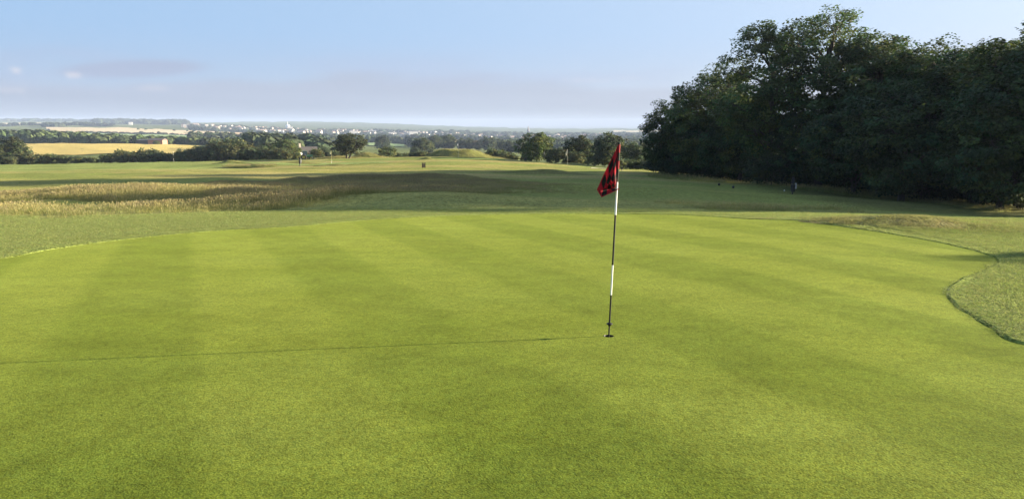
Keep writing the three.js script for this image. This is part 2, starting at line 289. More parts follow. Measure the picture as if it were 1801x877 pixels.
function growTree(p) {
  const { H, R, base, lobes = 12, clumps = 300, leaves = 55, leaf = 0.2, clumpR = 0.6, seed = 1, trunkR = H * 0.018, lean = [0, 0], tint = [0.045, 0.075, 0.018], flat = 0.6, squash = 1, stems = 1, droop = 0, spread = 0.58, lobeR = [0.34, 0.5] } = p;
  const r = rng(seed), mid = (base + H) / 2, half = (H - base) / 2;
  const L = [];
  for (let i = 0; i < lobes; i++) {
    const yy = 1 - 2 * (i + 0.5) / lobes, a = i * 2.39996 + r() * 0.7, q = Math.sqrt(Math.max(0, 1 - yy * yy)), shrink = yy > 0.3 ? 1 - 0.25 * (yy - 0.3) : 1;
    const lr = R * mix(lobeR[0], lobeR[1], r());
    const up = yy * Math.max(0.2, half - lr * 0.75);
    L.push({ c: V(Math.cos(a) * q * R * spread * shrink * (0.85 + 0.4 * r()) + lean[0] * (mid + up) / H, mid + up + (r() - 0.5) * 0.12 * half, Math.sin(a) * q * R * spread * shrink * (0.85 + 0.4 * r()) + lean[1] * (mid + up) / H), r: lr });
  }
  const C = [];
  let guard = 0;
  while (C.length < clumps && guard++ < clumps * 12) {
    const l = L[Math.floor(r() * lobes)], z = r() * 2 - 1, a = r() * 2 * Math.PI, q = Math.sqrt(1 - z * z), k = 0.66 + 0.42 * Math.pow(r(), 0.7);
    const c = V(l.c.x + Math.cos(a) * q * l.r * k, l.c.y + z * l.r * k * 0.85 * squash, l.c.z + Math.sin(a) * q * l.r * k);
    if (c.y < base * 0.8 - droop || c.y > H) continue;
    let deep = false; for (const o of L) if (o !== l && o.c.distanceTo(c) < o.r * 0.58) { deep = true; break; }
    if (deep && r() < 0.8) continue;
    C.push({ c, l, s: clumpR * (0.6 + 0.8 * r()) });
  }
  // leaves
  const n = C.length * leaves, P = new Float32Array(n * 12), K = new Float32Array(n * 12), I = new Uint32Array(n * 6);
  const ax = V(0, 0, 0), side = V(0, 0, 0), nm = V(0, 0, 0), ct = V(0, 0, 0); let w = 0;
  const cc = V(lean[0] * mid / H, mid, lean[1] * mid / H);
  for (const c of C) {
    const tone = 0.5 + 1.0 * r(), warm = (r() - 0.5) * 0.5;
    for (let i = 0; i < leaves; i++, w++) {
      const z = r() * 2 - 1, a = r() * 2 * Math.PI, q = Math.sqrt(1 - z * z), k = c.s * Math.cbrt(0.15 + 0.85 * r()) * (r() < 0.07 ? 1.25 : 1);
      ct.set(c.c.x + Math.cos(a) * q * k, c.c.y + z * k * flat, c.c.z + Math.sin(a) * q * k);
      nm.set(r() - 0.5, r() * 0.9 + 0.1, r() - 0.5).multiplyScalar(1.4).add(ax.subVectors(ct, cc).normalize().multiplyScalar(0.5)).normalize();
      ax.set(r() - 0.5, r() - 0.6, r() - 0.5); side.crossVectors(nm, ax).normalize(); ax.crossVectors(side, nm).normalize();
      const s = leaf * (0.65 + 0.7 * r()), h = s * (0.34 + 0.16 * r()), o = w * 12, fold = s * 0.1 * r();
      P[o] = ct.x - ax.x * s / 2; P[o + 1] = ct.y - ax.y * s / 2; P[o + 2] = ct.z - ax.z * s / 2;
      P[o + 3] = ct.x + side.x * h + nm.x * fold; P[o + 4] = ct.y + side.y * h + nm.y * fold; P[o + 5] = ct.z + side.z * h + nm.z * fold;
      P[o + 6] = ct.x + ax.x * s / 2; P[o + 7] = ct.y + ax.y * s / 2 - s * 0.08; P[o + 8] = ct.z + ax.z * s / 2;
      P[o + 9] = ct.x - side.x * h + nm.x * fold; P[o + 10] = ct.y - side.y * h + nm.y * fold; P[o + 11] = ct.z - side.z * h + nm.z * fold;
      const t = tone * (0.75 + 0.5 * r()), wm = 1 + warm + (r() - 0.5) * 0.3;
      for (let v = 0; v < 4; v++) { K[o + v * 3] = tint[0] * t * wm; K[o + v * 3 + 1] = tint[1] * t; K[o + v * 3 + 2] = tint[2] * t * (2 - wm); }
      const b = w * 4, q6 = w * 6; I[q6] = b; I[q6 + 1] = b + 1; I[q6 + 2] = b + 2; I[q6 + 3] = b; I[q6 + 4] = b + 2; I[q6 + 5] = b + 3;
    }
  }
  const crown = geo(P, I, K);
  // wood
  const tp = [], ti = [], lp = [], li = [];
  const trunks = [];
  for (let s = 0; s < stems; s++) {
    const a = s / stems * 6.28 + r(), off = stems > 1 ? R * 0.3 : 0;
    const top = V(lean[0] * 0.75 + Math.cos(a) * off, H * 0.78, lean[1] * 0.75 + Math.sin(a) * off);
    const pts = bend(V(Math.cos(a) * off * 0.2, -0.4, Math.sin(a) * off * 0.2), top, r, 0.03, 8); trunks.push(pts);
    const flare = [pts[0], pts[0].clone().lerp(pts[1], 0.35), pts[1]];
    tubeInto(tp, ti, flare, trunkR * 1.55, trunkR * 0.98, 9); tubeInto(tp, ti, pts.slice(1), trunkR * 0.98, trunkR * 0.22, 9);
  }
  for (const l of L) {
    const t = trunks[Math.floor(r() * stems)], f = clamp((l.c.y - l.r * 0.9) / H, base / H * 0.8, 0.7) / 0.78, q = clamp(f, 0.12, 0.95) * (t.length - 1), i0 = Math.floor(q), from = t[i0].clone().lerp(t[Math.min(i0 + 1, t.length - 1)], q - i0);
    l.path = bend(from, l.c, r, 0.14, 6); tubeInto(lp, li, l.path, trunkR * 0.42, trunkR * 0.14, 5);
  }
  C.forEach((c, i) => { if (i % 2 === 0) { const from = c.l.path[3 + Math.floor(r() * 3)]; tubeInto(lp, li, bend(from, c.c, r, 0.15, 3), trunkR * 0.11, trunkR * 0.03, 3); } });
  const trunk = geo(tp, ti), limbs = geo(lp, li); trunk.computeVertexNormals(); limbs.computeVertexNormals();
  return { trunk, limbs, crown, H, R };
}
const leafMat = new THREE.MeshPhysicalMaterial({ vertexColors: true, roughness: 0.92, transmission: 0.42, thickness: 0, specularIntensity: 0.35, side: THREE.DoubleSide });
const barkBump = grainTexture(256, 32, 1.6, 21, 4); 
const barkMat = mat(0.075, 0.062, 0.048, 0.95), paleBark = mat(0.16, 0.15, 0.125, 0.95);
function plant(kind, name, label, category, p, scale, turn, group, bark = barkMat, stretch = 1) {
  const g = thing(name, label, category, p, turn, group);
  g.scale.set(scale, scale * stretch, scale);
  mesh('trunk', kind.trunk, bark, g); mesh('limb', kind.limbs, bark, g); mesh('crown', kind.crown, leafMat, g);
  return g;
}
const K_AIRY = growTree({ H: 15.5, R: 5.6, base: 3.6, lobes: 19, clumps: 410, leaves: 72, leaf: 0.21, clumpR: 0.72, seed: 11, trunkR: 0.3, spread: 0.66, lobeR: [0.26, 0.4], tint: [0.0898, 0.1294, 0.0343], flat: 0.55 });
const K_AIRY2 = growTree({ H: 15, R: 5.2, base: 3.0, lobes: 17, clumps: 400, leaves: 72, leaf: 0.21, clumpR: 0.75, seed: 23, trunkR: 0.28, spread: 0.64, lobeR: [0.28, 0.42], tint: [0.0871, 0.1267, 0.0343], flat: 0.55 });
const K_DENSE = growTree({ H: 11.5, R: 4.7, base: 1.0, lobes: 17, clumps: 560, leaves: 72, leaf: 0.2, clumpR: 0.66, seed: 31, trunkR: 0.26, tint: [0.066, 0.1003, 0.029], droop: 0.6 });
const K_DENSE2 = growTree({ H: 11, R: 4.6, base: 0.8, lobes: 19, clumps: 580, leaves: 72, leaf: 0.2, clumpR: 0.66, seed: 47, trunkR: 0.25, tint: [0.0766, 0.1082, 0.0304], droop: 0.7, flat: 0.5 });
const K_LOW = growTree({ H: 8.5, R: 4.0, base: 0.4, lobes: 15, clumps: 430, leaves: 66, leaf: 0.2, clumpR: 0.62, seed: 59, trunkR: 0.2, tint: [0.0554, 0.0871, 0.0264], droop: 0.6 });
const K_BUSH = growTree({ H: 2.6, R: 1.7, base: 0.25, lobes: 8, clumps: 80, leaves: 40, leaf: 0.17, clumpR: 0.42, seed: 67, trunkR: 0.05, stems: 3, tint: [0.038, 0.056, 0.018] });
console.log('trees', K_AIRY.crown.index.count / 3, K_DENSE.crown.index.count / 3);

// the wood on the right: front row and the crowns behind
const WOOD = [
  // kind, column, depth, wanted height, turn, width factor, label
  [K_LOW, 1190, 86, 9.3, 0.4, 1.0, 'leftmost dark rounded tree at the far end of the wood'],
  [K_DENSE, 1252, 80, 12.3, 1.9, 1.0, 'dark tree with stepped crown just left of the tallest airy tree'],
  [K_AIRY2, 1345, 68, 14.9, 2.6, 1.0, 'tall airy tree on the left half of the wood\'s highest dome'],
  [K_AIRY, 1440, 66, 15.7, 0.9, 1.0, 'tallest tree of the wood, open crown with sky showing between limbs'],
  [K_DENSE2, 1535, 62, 13.0, 4.1, 1.08, 'broad tree on the right shoulder of the tallest tree'],
  [K_DENSE, 1625, 56, 12.1, 5.3, 1.0, 'dense tree with sunlit top right of the middle of the wood'],
  [K_DENSE2, 1712, 51, 10.9, 0.2, 1.0, 'dense low branched tree second from the right picture edge'],
  [K_DENSE, 1800, 46, 11.2, 3.3, 1.05, 'large dense tree cut by the right picture edge'],
  [K_LOW, 1300, 75, 8.6, 2.2, 1.0, 'low bushy tree in front under the left slope of the wood'],
  [K_LOW, 1395, 66, 7.0, 5.5, 1.0, 'short shadowed tree beneath the tall airy tree'],
  [K_LOW, 1500, 58, 8.0, 1.1, 1.05, 'short dark tree beneath the right shoulder of the tall tree'],
  [K_LOW, 1585, 52, 8.2, 3.7, 1.1, 'drooping dark tree in front at the middle of the wood'],
  [K_LOW, 1760, 44, 8.2, 4.6, 1.0, 'drooping dark tree in front near the right picture edge'],
  [K_DENSE, 1300, 92, 11.0, 0.7, 1.0, 'tree half hidden behind the left slope of the wood'],
  [K_DENSE2, 1490, 80, 10.0, 2.0, 1.0, 'tree behind the tallest tree, seen through its crown'],
  [K_DENSE, 1590, 70, 13.0, 4.4, 1.0, 'tree whose sunlit top shows behind the middle of the wood'],
  [K_DENSE2, 1680, 64, 12.4, 5.8, 1.0, 'tree whose sunlit top shows left of the right hand crowns'],
  [K_DENSE2, 1775, 58, 12.6, 1.4, 1.0, 'tree whose top shows behind the right hand crowns'],
];
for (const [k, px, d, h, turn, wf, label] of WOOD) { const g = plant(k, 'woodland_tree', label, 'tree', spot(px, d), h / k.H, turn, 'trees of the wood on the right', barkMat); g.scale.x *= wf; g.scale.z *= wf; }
for (const [x, d, h, turn, label] of [[37.5, 38, 11.5, 2.1, 'tree of the wood just outside the right picture edge'], [33.5, 42.6, 12.4, 4.0, 'tree of the wood touching the right picture edge from outside'], [47, 36.5, 10.2, 0.8, 'tree of the wood farther outside the right picture edge']]) plant(K_DENSE, 'woodland_tree', label, 'tree', { x, y: ground(x, d), z: -d }, h / K_DENSE.H, turn, 'trees of the wood on the right');
// undergrowth between the trunks
const UNDER = [[1175, 84, 0.8], [1215, 82, 0.7], [1330, 74, 0.6], [1420, 70, 0.55], [1478, 66, 0.7], [1545, 60, 0.5], [1640, 55, 0.75], [1668, 52, 0.6], [1735, 50, 0.8], [1795, 44, 0.7], [1165, 96, 1.1], [1200, 98, 1.2], [1238, 96, 1.1], [1275, 94, 1.2], [1310, 88, 1.1], [1350, 86, 0.9], [1372, 82, 1.1], [1440, 80, 1.0], [1460, 76, 1.1], [1540, 74, 0.8], [1570, 68, 1.1], [1610, 66, 1.0], [1655, 64, 1.2], [1690, 60, 1.2], [1720, 58, 1.1], [1765, 54, 1.2], [1800, 52, 1.1], [1255, 78, 0.7], [1190, 80, 0.6], [1334, 66, 1.0], [1352, 65, 1.1]];
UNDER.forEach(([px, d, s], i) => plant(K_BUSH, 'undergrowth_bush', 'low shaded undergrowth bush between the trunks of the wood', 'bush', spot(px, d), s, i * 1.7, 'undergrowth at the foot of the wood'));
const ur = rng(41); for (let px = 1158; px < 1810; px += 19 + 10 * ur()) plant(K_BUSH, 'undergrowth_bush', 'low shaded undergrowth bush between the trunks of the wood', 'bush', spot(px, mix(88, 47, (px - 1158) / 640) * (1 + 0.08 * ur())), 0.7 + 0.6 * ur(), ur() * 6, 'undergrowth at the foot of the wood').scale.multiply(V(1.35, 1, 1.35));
// slim young trees outside the picture on the right, whose shadows cross the green
const K_SLIM = growTree({ H: 7, R: 0.9, base: 2.6, lobes: 7, clumps: 70, leaves: 40, leaf: 0.16, clumpR: 0.34, seed: 71, trunkR: 0.09, spread: 0.5 });
for (const [x, d, h] of [[37, 20.9, 6.2], [40, 20.0, 6.7]]) plant(K_SLIM, 'young_tree', 'slim young tree to the right of the green, shading its edge', 'tree', { x, y: ground(x, d), z: -d }, h / 7, x, 'young trees beside the green');
// ------------------------------------------------------------------ the flagstick in the hole
{
  const t = thing('golf_flagstick', 'black and white striped flagstick with limp red and black checked flag', 'flagstick', PIN, 0);
  const lean = 0.031, LEN = 2.15;
  const white = mat(0.78, 0.78, 0.76, 0.4, { clearcoat: 0.2 }), black = mat(0.012, 0.012, 0.013, 0.5, { specularIntensity: 0.5 });
  const tilt = (g) => g.applyMatrix4(new THREE.Matrix4().makeRotationZ(-lean));
  const band = (y0, y1, m, r = 0.0095) => mesh('pole_band', tilt(at(new THREE.CylinderGeometry(r, r, y1 - y0, 20), 0, (y0 + y1) / 2, 0)), m, t);
  band(-0.12, 0.145, black, 0.0085); band(0.145, 0.475, black); band(0.475, 0.815, white); band(0.815, 1.375, black, 0.0102); band(1.375, 1.735, white, 0.0108); band(1.735, LEN, black, 0.009);
  const prof = [[0.0105, 0.118], [0.014, 0.118], [0.017, 0.128], [0.033, 0.139], [0.036, 0.144], [0.033, 0.149], [0.014, 0.156], [0.0105, 0.162]].map(([x, y]) => new THREE.Vector2(x, y));
  mesh('collar', tilt(new THREE.LatheGeometry(prof, 24)), black, t);
  const knob = [[0, LEN + 0.014], [0.009, LEN + 0.011], [0.013, LEN + 0.003], [0.013, LEN - 0.006], [0.0104, LEN - 0.008]].map(([x, y]) => new THREE.Vector2(x, y));
  mesh('top_cap', tilt(new THREE.LatheGeometry(knob.reverse(), 18)), black, t);
  // the cloth hangs limp from its hoist: the top edge falls straight, the lower part gathers in folds beside the pole
  const NU = 56, NV = 40, FLY = 0.51, HO = 0.356, P = [];
  const hang = (u, v) => {
    const hx = -0.011, hy = -v * HO, A = [-0.222, -0.485], C = [-0.165, -0.57], B = [0.03, -0.47];
    const w = sstep(0, 0.3, v), e = v < 0.3 ? [mix(A[0], C[0], v / 0.3), mix(A[1], C[1], v / 0.3)] : [mix(C[0], B[0], (v - 0.3) / 0.7), mix(C[1], B[1], (v - 0.3) / 0.7)];
    const k = Math.pow(u, 0.92), sag = Math.sin(Math.PI * u), a = 0.016 + 0.088 * Math.pow(v, 1.3);
    return [hx + (e[0] - hx) * k - 0.035 * v * sag, hy + (e[1] - hy) * k - 0.05 * v * sag, a * Math.sin(2 * Math.PI * (u * 1.08 - 0.05 * v)) * (0.45 + 0.55 * u) + 0.012 * Math.sin(9 * u + 6 * v) * u + 0.02 * u];
  };
  const id = (i, j) => j * (NU + 1) + i;
  for (let j = 0; j <= NV; j++) for (let i = 0; i <= NU; i++) { const q = hang(i / NU, j / NV), y = LEN - 0.012 + q[1]; P.push([q[0] + y * Math.tan(lean), y, q[2] + (i ? 0.004 : 0)]); }
  const pos = [], uv = [], idx = [];
  for (let j = 0; j <= NV; j++) for (let i = 0; i <= NU; i++) { pos.push(...P[id(i, j)]); uv.push(i / NU, 1 - j / NV); if (i && j) idx.push(id(i - 1, j - 1), id(i - 1, j), id(i, j), id(i - 1, j - 1), id(i, j), id(i, j - 1)); }
  const W = 512, Hh = 384, data = new Uint8Array(W * Hh * 4), rr = rng(8);
  for (let j = 0; j < Hh; j++) for (let i = 0; i < W; i++) {
    const u = i / W, v = j / Hh, e = 0.035, cu = Math.floor((u - e) / (1 - 2 * e) * 5), cv = Math.floor((v - e * 1.3) / (1 - 2.6 * e) * 4), inside = u > e && u < 1 - e && v > e * 1.3 && v < 1 - e * 1.3;
    const fu = (u - e) / (1 - 2 * e) * 5, fv = (v - e * 1.3) / (1 - 2.6 * e) * 4, blackSq = inside && ((cu + cv) % 2 === 0 || ((fu - cu < 0.1 || fu - cu > 0.9) && fv - cv > 0.1 && fv - cv < 0.9)), n = 0.88 + 0.2 * rr() + 0.06 * ((i + j) & 1);
    const c = blackSq ? [22, 24, 23] : [148, 24, 38], k = (j * W + i) * 4;
    for (let q = 0; q < 3; q++) data[k + q] = clamp(c[q] * n, 0, 255); data[k + 3] = 255;
  }
  const tex = new THREE.DataTexture(data, W, Hh); tex.colorSpace = THREE.SRGBColorSpace; tex.magFilter = THREE.LinearFilter; tex.needsUpdate = true;
  const g = geo(pos, idx, null, uv); g.computeVertexNormals();
  mesh('flag', g, new THREE.MeshPhysicalMaterial({ map: tex, roughness: 0.85, transmission: 0.18, thickness: 0, sheen: 0.4, sheenRoughness: 0.5, specularIntensity: 0.3, side: THREE.DoubleSide }), t);
  const flagMesh = t.children[t.children.length - 1], red = mat(0.27, 0.011, 0.02, 0.85), dk = mat(0.012, 0.013, 0.012, 0.85);
  for (let k = 0; k < 4; k++) mesh('sleeve', tilt(at(new THREE.CylinderGeometry(0.0125, 0.0125, 0.086, 16, 1, true), 0, LEN - 0.055 - k * 0.088, 0)), k % 2 ? dk : red, flagMesh);
  // the cup in the green
  const cup = thing('hole_cup', 'dark hole cup sunk in the green around the striped flagstick', 'cup', PIN);
  mesh('liner', at(new THREE.CylinderGeometry(0.0525, 0.0525, 0.11, 32, 1, true), 0, -0.075, 0), mat(0.02, 0.02, 0.02, 0.7), cup);
  mesh('floor', at(new THREE.CylinderGeometry(0.0525, 0.0525, 0.01, 32), 0, -0.135, 0), mat(0.02, 0.02, 0.02, 0.8), cup);
  const rim = new THREE.LatheGeometry([[0.0525, -0.012], [0.0545, 0.001], [0.0555, 0.002], [0.058, -0.01], [0.058, -0.03]].map(([x, y]) => new THREE.Vector2(x, y)), 32);
  mesh('rim', rim, mat(0.012, 0.012, 0.012, 0.6), cup);
}
// ------------------------------------------------------------------ mounds, the far green, a bunker and the fields beyond
const moundMat = landMat, MOUNDS = [];
function mound(name, px, d, rx, rd, h, flat, turn = 0, straw = 0.4, sink = 0.15) {
  const c = spot(px, d), n = 30, pos = [], col = [], uv = [], idx = [], ct = Math.cos(turn), st = Math.sin(turn);
  for (let j = 0; j <= n; j++) for (let i = 0; i < 60; i++) {
    const q = j / n, a = i / 60 * 2 * Math.PI, ex = Math.cos(a) * q * rx, ed = Math.sin(a) * q * rd, x = c.x + ex * ct - ed * st, dd = d + ex * st + ed * ct;
    const prof = flat ? 1 - sstep(0.5, 1.0, q) : Math.exp(-q * q * 3.2) - 0.04;
    pos.push(x, ground(x, dd) + h * prof * (1 + 0.45 * (fbm(x / 2.4, dd / 2.4, 3) - 0.5)) - sink * sstep(0.85, 1, q), -dd); uv.push(x, dd);
    const s = straw * sstep(0.35, 0.65, fbm(x / 2.2 + 7, dd / 1.5, 3)), k = (0.85 + 0.4 * fbm(x, dd, 3)) / GRAIN_MID, cc = mix3([0.12, 0.13, 0.042], [0.19, 0.16, 0.068], s);
    col.push(cc[0] * k, cc[1] * k, cc[2] * k);
    if (j) { const A = (j - 1) * 60 + i, B = (j - 1) * 60 + (i + 1) % 60, C = j * 60 + i, D = j * 60 + (i + 1) % 60; idx.push(A, C, B, B, C, D); }
  }
  const g = geo(pos, idx, col, uv); g.computeVertexNormals(); MOUNDS.push([c.x, d, rx, rd, h, flat]); return setting(name, g, moundMat);
}
mound('grass_mound', 806, 172, 8.2, 6, 1.55, true);
mound('grass_mound', 850, 176, 7, 6, 0.9, false);
mound('grass_mound', 645, 180, 6.5, 5, 1.4, false);
mound('grass_mound', 590, 176, 5, 4, 0.5, false);
mound('grass_mound', 752, 150, 2.6, 2.4, 0.62, false, 0, 0.2);  // ridge added to cast the shadow of a bunker hollow that is not dug
mound('grass_mound', 405, 150, 4, 3, 0.75, false);  // ridge added for the streak of shadow it throws to the left
mound('grass_mound', 452, 112, 3.6, 2.4, 0.62, false, 0, 0.9);
mound('grass_mound', 420, 113, 3, 2.2, 0.35, false, 0, 0.9);
mound('grass_mound', 535, 122, 4, 2.6, 0.5, false);
mound('grass_mound', 590, 112, 4, 2.4, 0.3, false);  // low ridge added so that its shadow draws another dark streak
mound('grass_mound', 960, 78, 7, 3, 0.5, false);
mound('grass_bank', 1585, 21.9, 3.4, 1.3, 0.12, false, -0.1, 0.9, 0.1);
mound('grass_mound', 1010, 150, 5, 3, 0.5, false);
function sheet(name, px0, px1, d0, d1, colour, lift, material = landMat, n = 40, m = 24, oval = false) {
  const pos = [], col = [], uv = [], idx = [];
  for (let j = 0; j <= m; j++) for (let i = 0; i <= n; i++) {
    let u = i / n, v = j / m;
    if (oval) { const a = u * 2 * Math.PI, q = v; u = 0.5 + 0.5 * q * Math.cos(a); v = 0.5 + 0.5 * q * Math.sin(a); }
    const wob = oval ? 0 : (fbm(v * 3 + px0, d0, 2) - 0.5) * (px1 - px0) * 0.10, d = mix(d0, d1, v) * (1 + (oval ? 0 : 0.05 * (fbm(u * 3 + px0, 4.4, 2) - 0.5)));
    const x = (mix(px0, px1, u) + wob - PW / 2) / FOC * d * 0.99;
    pos.push(x, ground(x, d) + lift, -d); uv.push(x, d); const sc = Math.max(1, d / 60), k = (0.82 + 0.36 * fbm(x / (4 * sc), d / (9 * sc), 4)) / GRAIN_MID; col.push(colour[0] * k, colour[1] * k, colour[2] * k);
    if (i && j) { const a = (j - 1) * (n + 1) + i - 1, b = a + 1, c = j * (n + 1) + i - 1, e = c + 1; idx.push(a, b, c, b, e, c); }
  }
  const g = geo(pos, idx, col, uv); g.computeVertexNormals(); return setting(name, g, material);
}
sheet('putting_green', 395, 690, 116, 140, [0.21, 0.255, 0.085], 0.05, landMat, 60, 10, true);
sheet('putting_green', 770, 890, 146, 160, [0.20, 0.245, 0.075], 0.06, landMat, 60, 8, true);
sheet('sand_bunker', 1040, 1068, 126, 136, [0.62, 0.55, 0.44], 0.06, landMat, 40, 6, true);
sheet('wheat_field', 25, 345, 335, 525, [0.52, 0.385, 0.14], 0.25);
sheet('stubble_field', 85, 405, 1430, 1960, [0.52, 0.40, 0.28], 0.8);
sheet('stubble_field', 5, 170, 2350, 3050, [0.52, 0.41, 0.30], 1);
sheet('pasture_field', -40, 340, 1080, 1400, [0.20, 0.27, 0.13], 0.6);
sheet('stubble_field', 412, 512, 1550, 1900, [0.46, 0.32, 0.21], 0.8);
sheet('stubble_field', 372, 440, 1150, 1480, [0.44, 0.33, 0.20], 0.6);
sheet('stubble_field', 722, 895, 1130, 1400, [0.43, 0.29, 0.15], 0.8);
sheet('pasture_field', 648, 712, 760, 1010, [0.19, 0.26, 0.13], 0.6);
sheet('pasture_field', 855, 925, 285, 380, [0.30, 0.32, 0.12], 0.3);
sheet('pasture_field', 725, 775, 300, 410, [0.30, 0.31, 0.13], 0.3);
sheet('stubble_field', 1080, 1180, 3300, 3900, [0.44, 0.36, 0.27], 1);

// ------------------------------------------------------------------ bushes and trees along the far edge of the course
const S1 = growTree({ H: 3, R: 2.1, base: 0.2, lobes: 9, clumps: 110, leaves: 30, leaf: 0.26, clumpR: 0.5, seed: 101, trunkR: 0.06, stems: 3, tint: [0.105, 0.130, 0.04] });
const S2 = growTree({ H: 3, R: 2.6, base: 0.1, lobes: 11, clumps: 130, leaves: 30, leaf: 0.26, clumpR: 0.5, seed: 113, trunkR: 0.06, stems: 3, tint: [0.115, 0.126, 0.042] });
const S3 = growTree({ H: 3, R: 1.8, base: 0.15, lobes: 8, clumps: 100, leaves: 30, leaf: 0.26, clumpR: 0.46, seed: 127, trunkR: 0.06, stems: 2, tint: [0.08, 0.105, 0.036] });
const M1 = growTree({ H: 7, R: 4.6, base: 0.3, lobes: 15, clumps: 260, leaves: 36, leaf: 0.34, clumpR: 0.8, seed: 131, trunkR: 0.16, tint: [0.085, 0.115, 0.026] });
const M2 = growTree({ H: 7, R: 4.0, base: 0.25, lobes: 15, clumps: 260, leaves: 36, leaf: 0.34, clumpR: 0.75, seed: 149, trunkR: 0.16, tint: [0.052, 0.072, 0.024] });
const M3 = growTree({ H: 7, R: 3.6, base: 0.2, lobes: 14, clumps: 240, leaves: 36, leaf: 0.34, clumpR: 0.75, seed: 151, trunkR: 0.16, tint: [0.066, 0.088, 0.030] });
const HAW = growTree({ H: 5.9, R: 4.3, base: 0.7, lobes: 15, clumps: 300, leaves: 40, leaf: 0.26, clumpR: 0.62, seed: 163, trunkR: 0.22, lean: [1.0, 0], squash: 0.85, tint: [0.050, 0.062, 0.020], stems: 2 });
const bushes = [S1, S2, S3], br = rng(99);
function bush(px, d, h, label, group, k, wf = 1) { const kind = k ?? bushes[Math.floor(br() * 3)]; const g = plant(kind, 'hedge_bush', label, 'bush', spot(px, d), h / kind.H, br() * 6.28, group); g.scale.x *= wf; g.scale.z *= wf; return g; }
const HEDGE_TOP = [[-60, 4.5], [0, 4], [60, 2.7], [100, 2.6], [180, 2.7], [230, 3.4], [300, 3.7], [360, 4.2], [420, 5.0], [470, 4.4], [520, 4.0]];
const ORD = ['first', 'second', 'third', 'fourth', 'fifth', 'sixth', 'seventh', 'eighth', 'ninth', 'tenth', 'eleventh', 'twelfth', 'thirteenth', 'fourteenth', 'fifteenth', 'sixteenth', 'seventeenth', 'eighteenth', 'nineteenth', 'twentieth'];
{ const count = [0, 0]; for (let px = 4; px < 465; px += 15 + br() * 12) { const w = px < 335 ? 0 : 1, n = count[w]++;
  bush(px, 184 + br() * 3, lerpTable(HEDGE_TOP, px) * (0.6 + 0.6 * br()), (ORD[n] ?? 'last') + (w ? ' front bush from the left in the hedge right of the brick barn' : ' front bush from the left in the hedge below the wheat'), w ? 'hedge right of the barn' : 'hedge below the wheat field', null, 0.8 + 0.5 * br());
  bush(px + 8, 191 + br() * 4, lerpTable(HEDGE_TOP, px) * (0.6 + 0.6 * br()), 'bush in the rear row of the dark hedge at the left', 'rear row of the left hedge', null, 0.8 + 0.5 * br()); } }
plant(M2, 'hedge_tree', 'dark spreading tree at the left picture edge above the hedge', 'tree', spot(22, 186), 1.02, 1, undefined, barkMat);
plant(M3, 'hedge_tree', 'smaller tree against the left picture edge behind the spreading tree', 'tree', spot(-25, 190), 0.9, 2, undefined, barkMat);
bush(18, 179, 2.0, 'low olive bush in front of the spreading tree at left edge', undefined, S2);
bush(478, 183, 3.1, 'rounded clipped looking bush left of the pair near the cottage', undefined, S2, 0.9);
bush(500, 182, 2.9, 'rounded bush right of the pair near the cottage', undefined, S2, 0.85);
plant(M1, 'hedge_tree', 'light green tree just left of the cottage roof', 'tree', spot(505, 202), 0.93, 0.3, undefined);
plant(M2, 'hedge_tree', 'dark tree left of the light green tree by the cottage', 'tree', spot(468, 212), 0.85, 2.3, undefined);
bush(556, 186, 2.9, 'sunlit olive bush directly right of the parked tractor', undefined, S2, 0.8);
for (const [px, d, h] of [[575, 230, 5.6], [592, 222, 4.2], [640, 228, 4.0], [565, 250, 6.2], [660, 225, 3.6]]) plant(M3, 'hedge_tree', 'dark tree filling the gap between cottage and lone hawthorn', 'tree', spot(px, d), h / 7, d, 'trees behind the lone hawthorn');
plant(HAW, 'hawthorn_tree', 'lone dark hawthorn with short trunk leaning to the right', 'tree', spot(611, 172), 1.0, 0, undefined);
bush(682, 192, 3.6, 'round green bush right of the small grass mound', undefined, S1, 1.05);
bush(700, 200, 2.4, 'low bush right of the round green bush', undefined, S3);
bush(752, 214, 3.3, 'pale bush left of the big grass mound', undefined, S1);
for (const px of [598, 712, 728, 742, 764, 782]) bush(px, 196 + (px % 7), 1.9 + 0.5 * br(), 'low dark bush in the hedge line around the grass mounds', 'low hedge around the mounds', S2);
for (const px of [868, 878, 888, 897]) bush(px, 190 + (px % 5), 2.5 + br(), 'bush in the clump right of the big grass mound', 'bushes right of the big mound');
for (const px of [885, 905, 922, 998]) bush(px, 178, 1.1 + 0.4 * br(), 'low dark hedge bush below the round sunlit tree', 'low hedge below the round tree', S2, 1.3);
plant(M1, 'hedge_tree', 'round sunlit green tree, leftmost of the clump right of centre', 'tree', spot(944, 164), 0.93, 2.0, undefined);
plant(M2, 'hedge_tree', 'dark flat topped tree in the middle of the clump right of centre', 'tree', spot(1019, 168), 0.96, 0.5, undefined);
plant(M3, 'hedge_tree', 'tall grey green tree behind the chequered flag', 'tree', spot(1072, 156), 1.06, 1.5, undefined);
plant(M3, 'hedge_tree', 'lower tree between the chequered flag and the wood', 'tree', spot(1118, 150), 0.78, 3.5, undefined);
bush(977, 158, 3.2, 'dark rounded bush at the foot of the round sunlit tree', undefined, S2);
bush(1012, 160, 2.7, 'dark rounded bush beside the pale limp flag', undefined, S2);
bush(1045, 156, 2.6, 'dark bush left of the chequered flag', undefined, S1);
for (const px of [1085, 1102, 1118, 1132, 1146, 1160, 1176]) bush(px, 128 + (px % 5), 1.3 + 0.7 * br(), 'low dark bush in the hedge leading to the wood', 'hedge leading to the wood', null, 1.2);
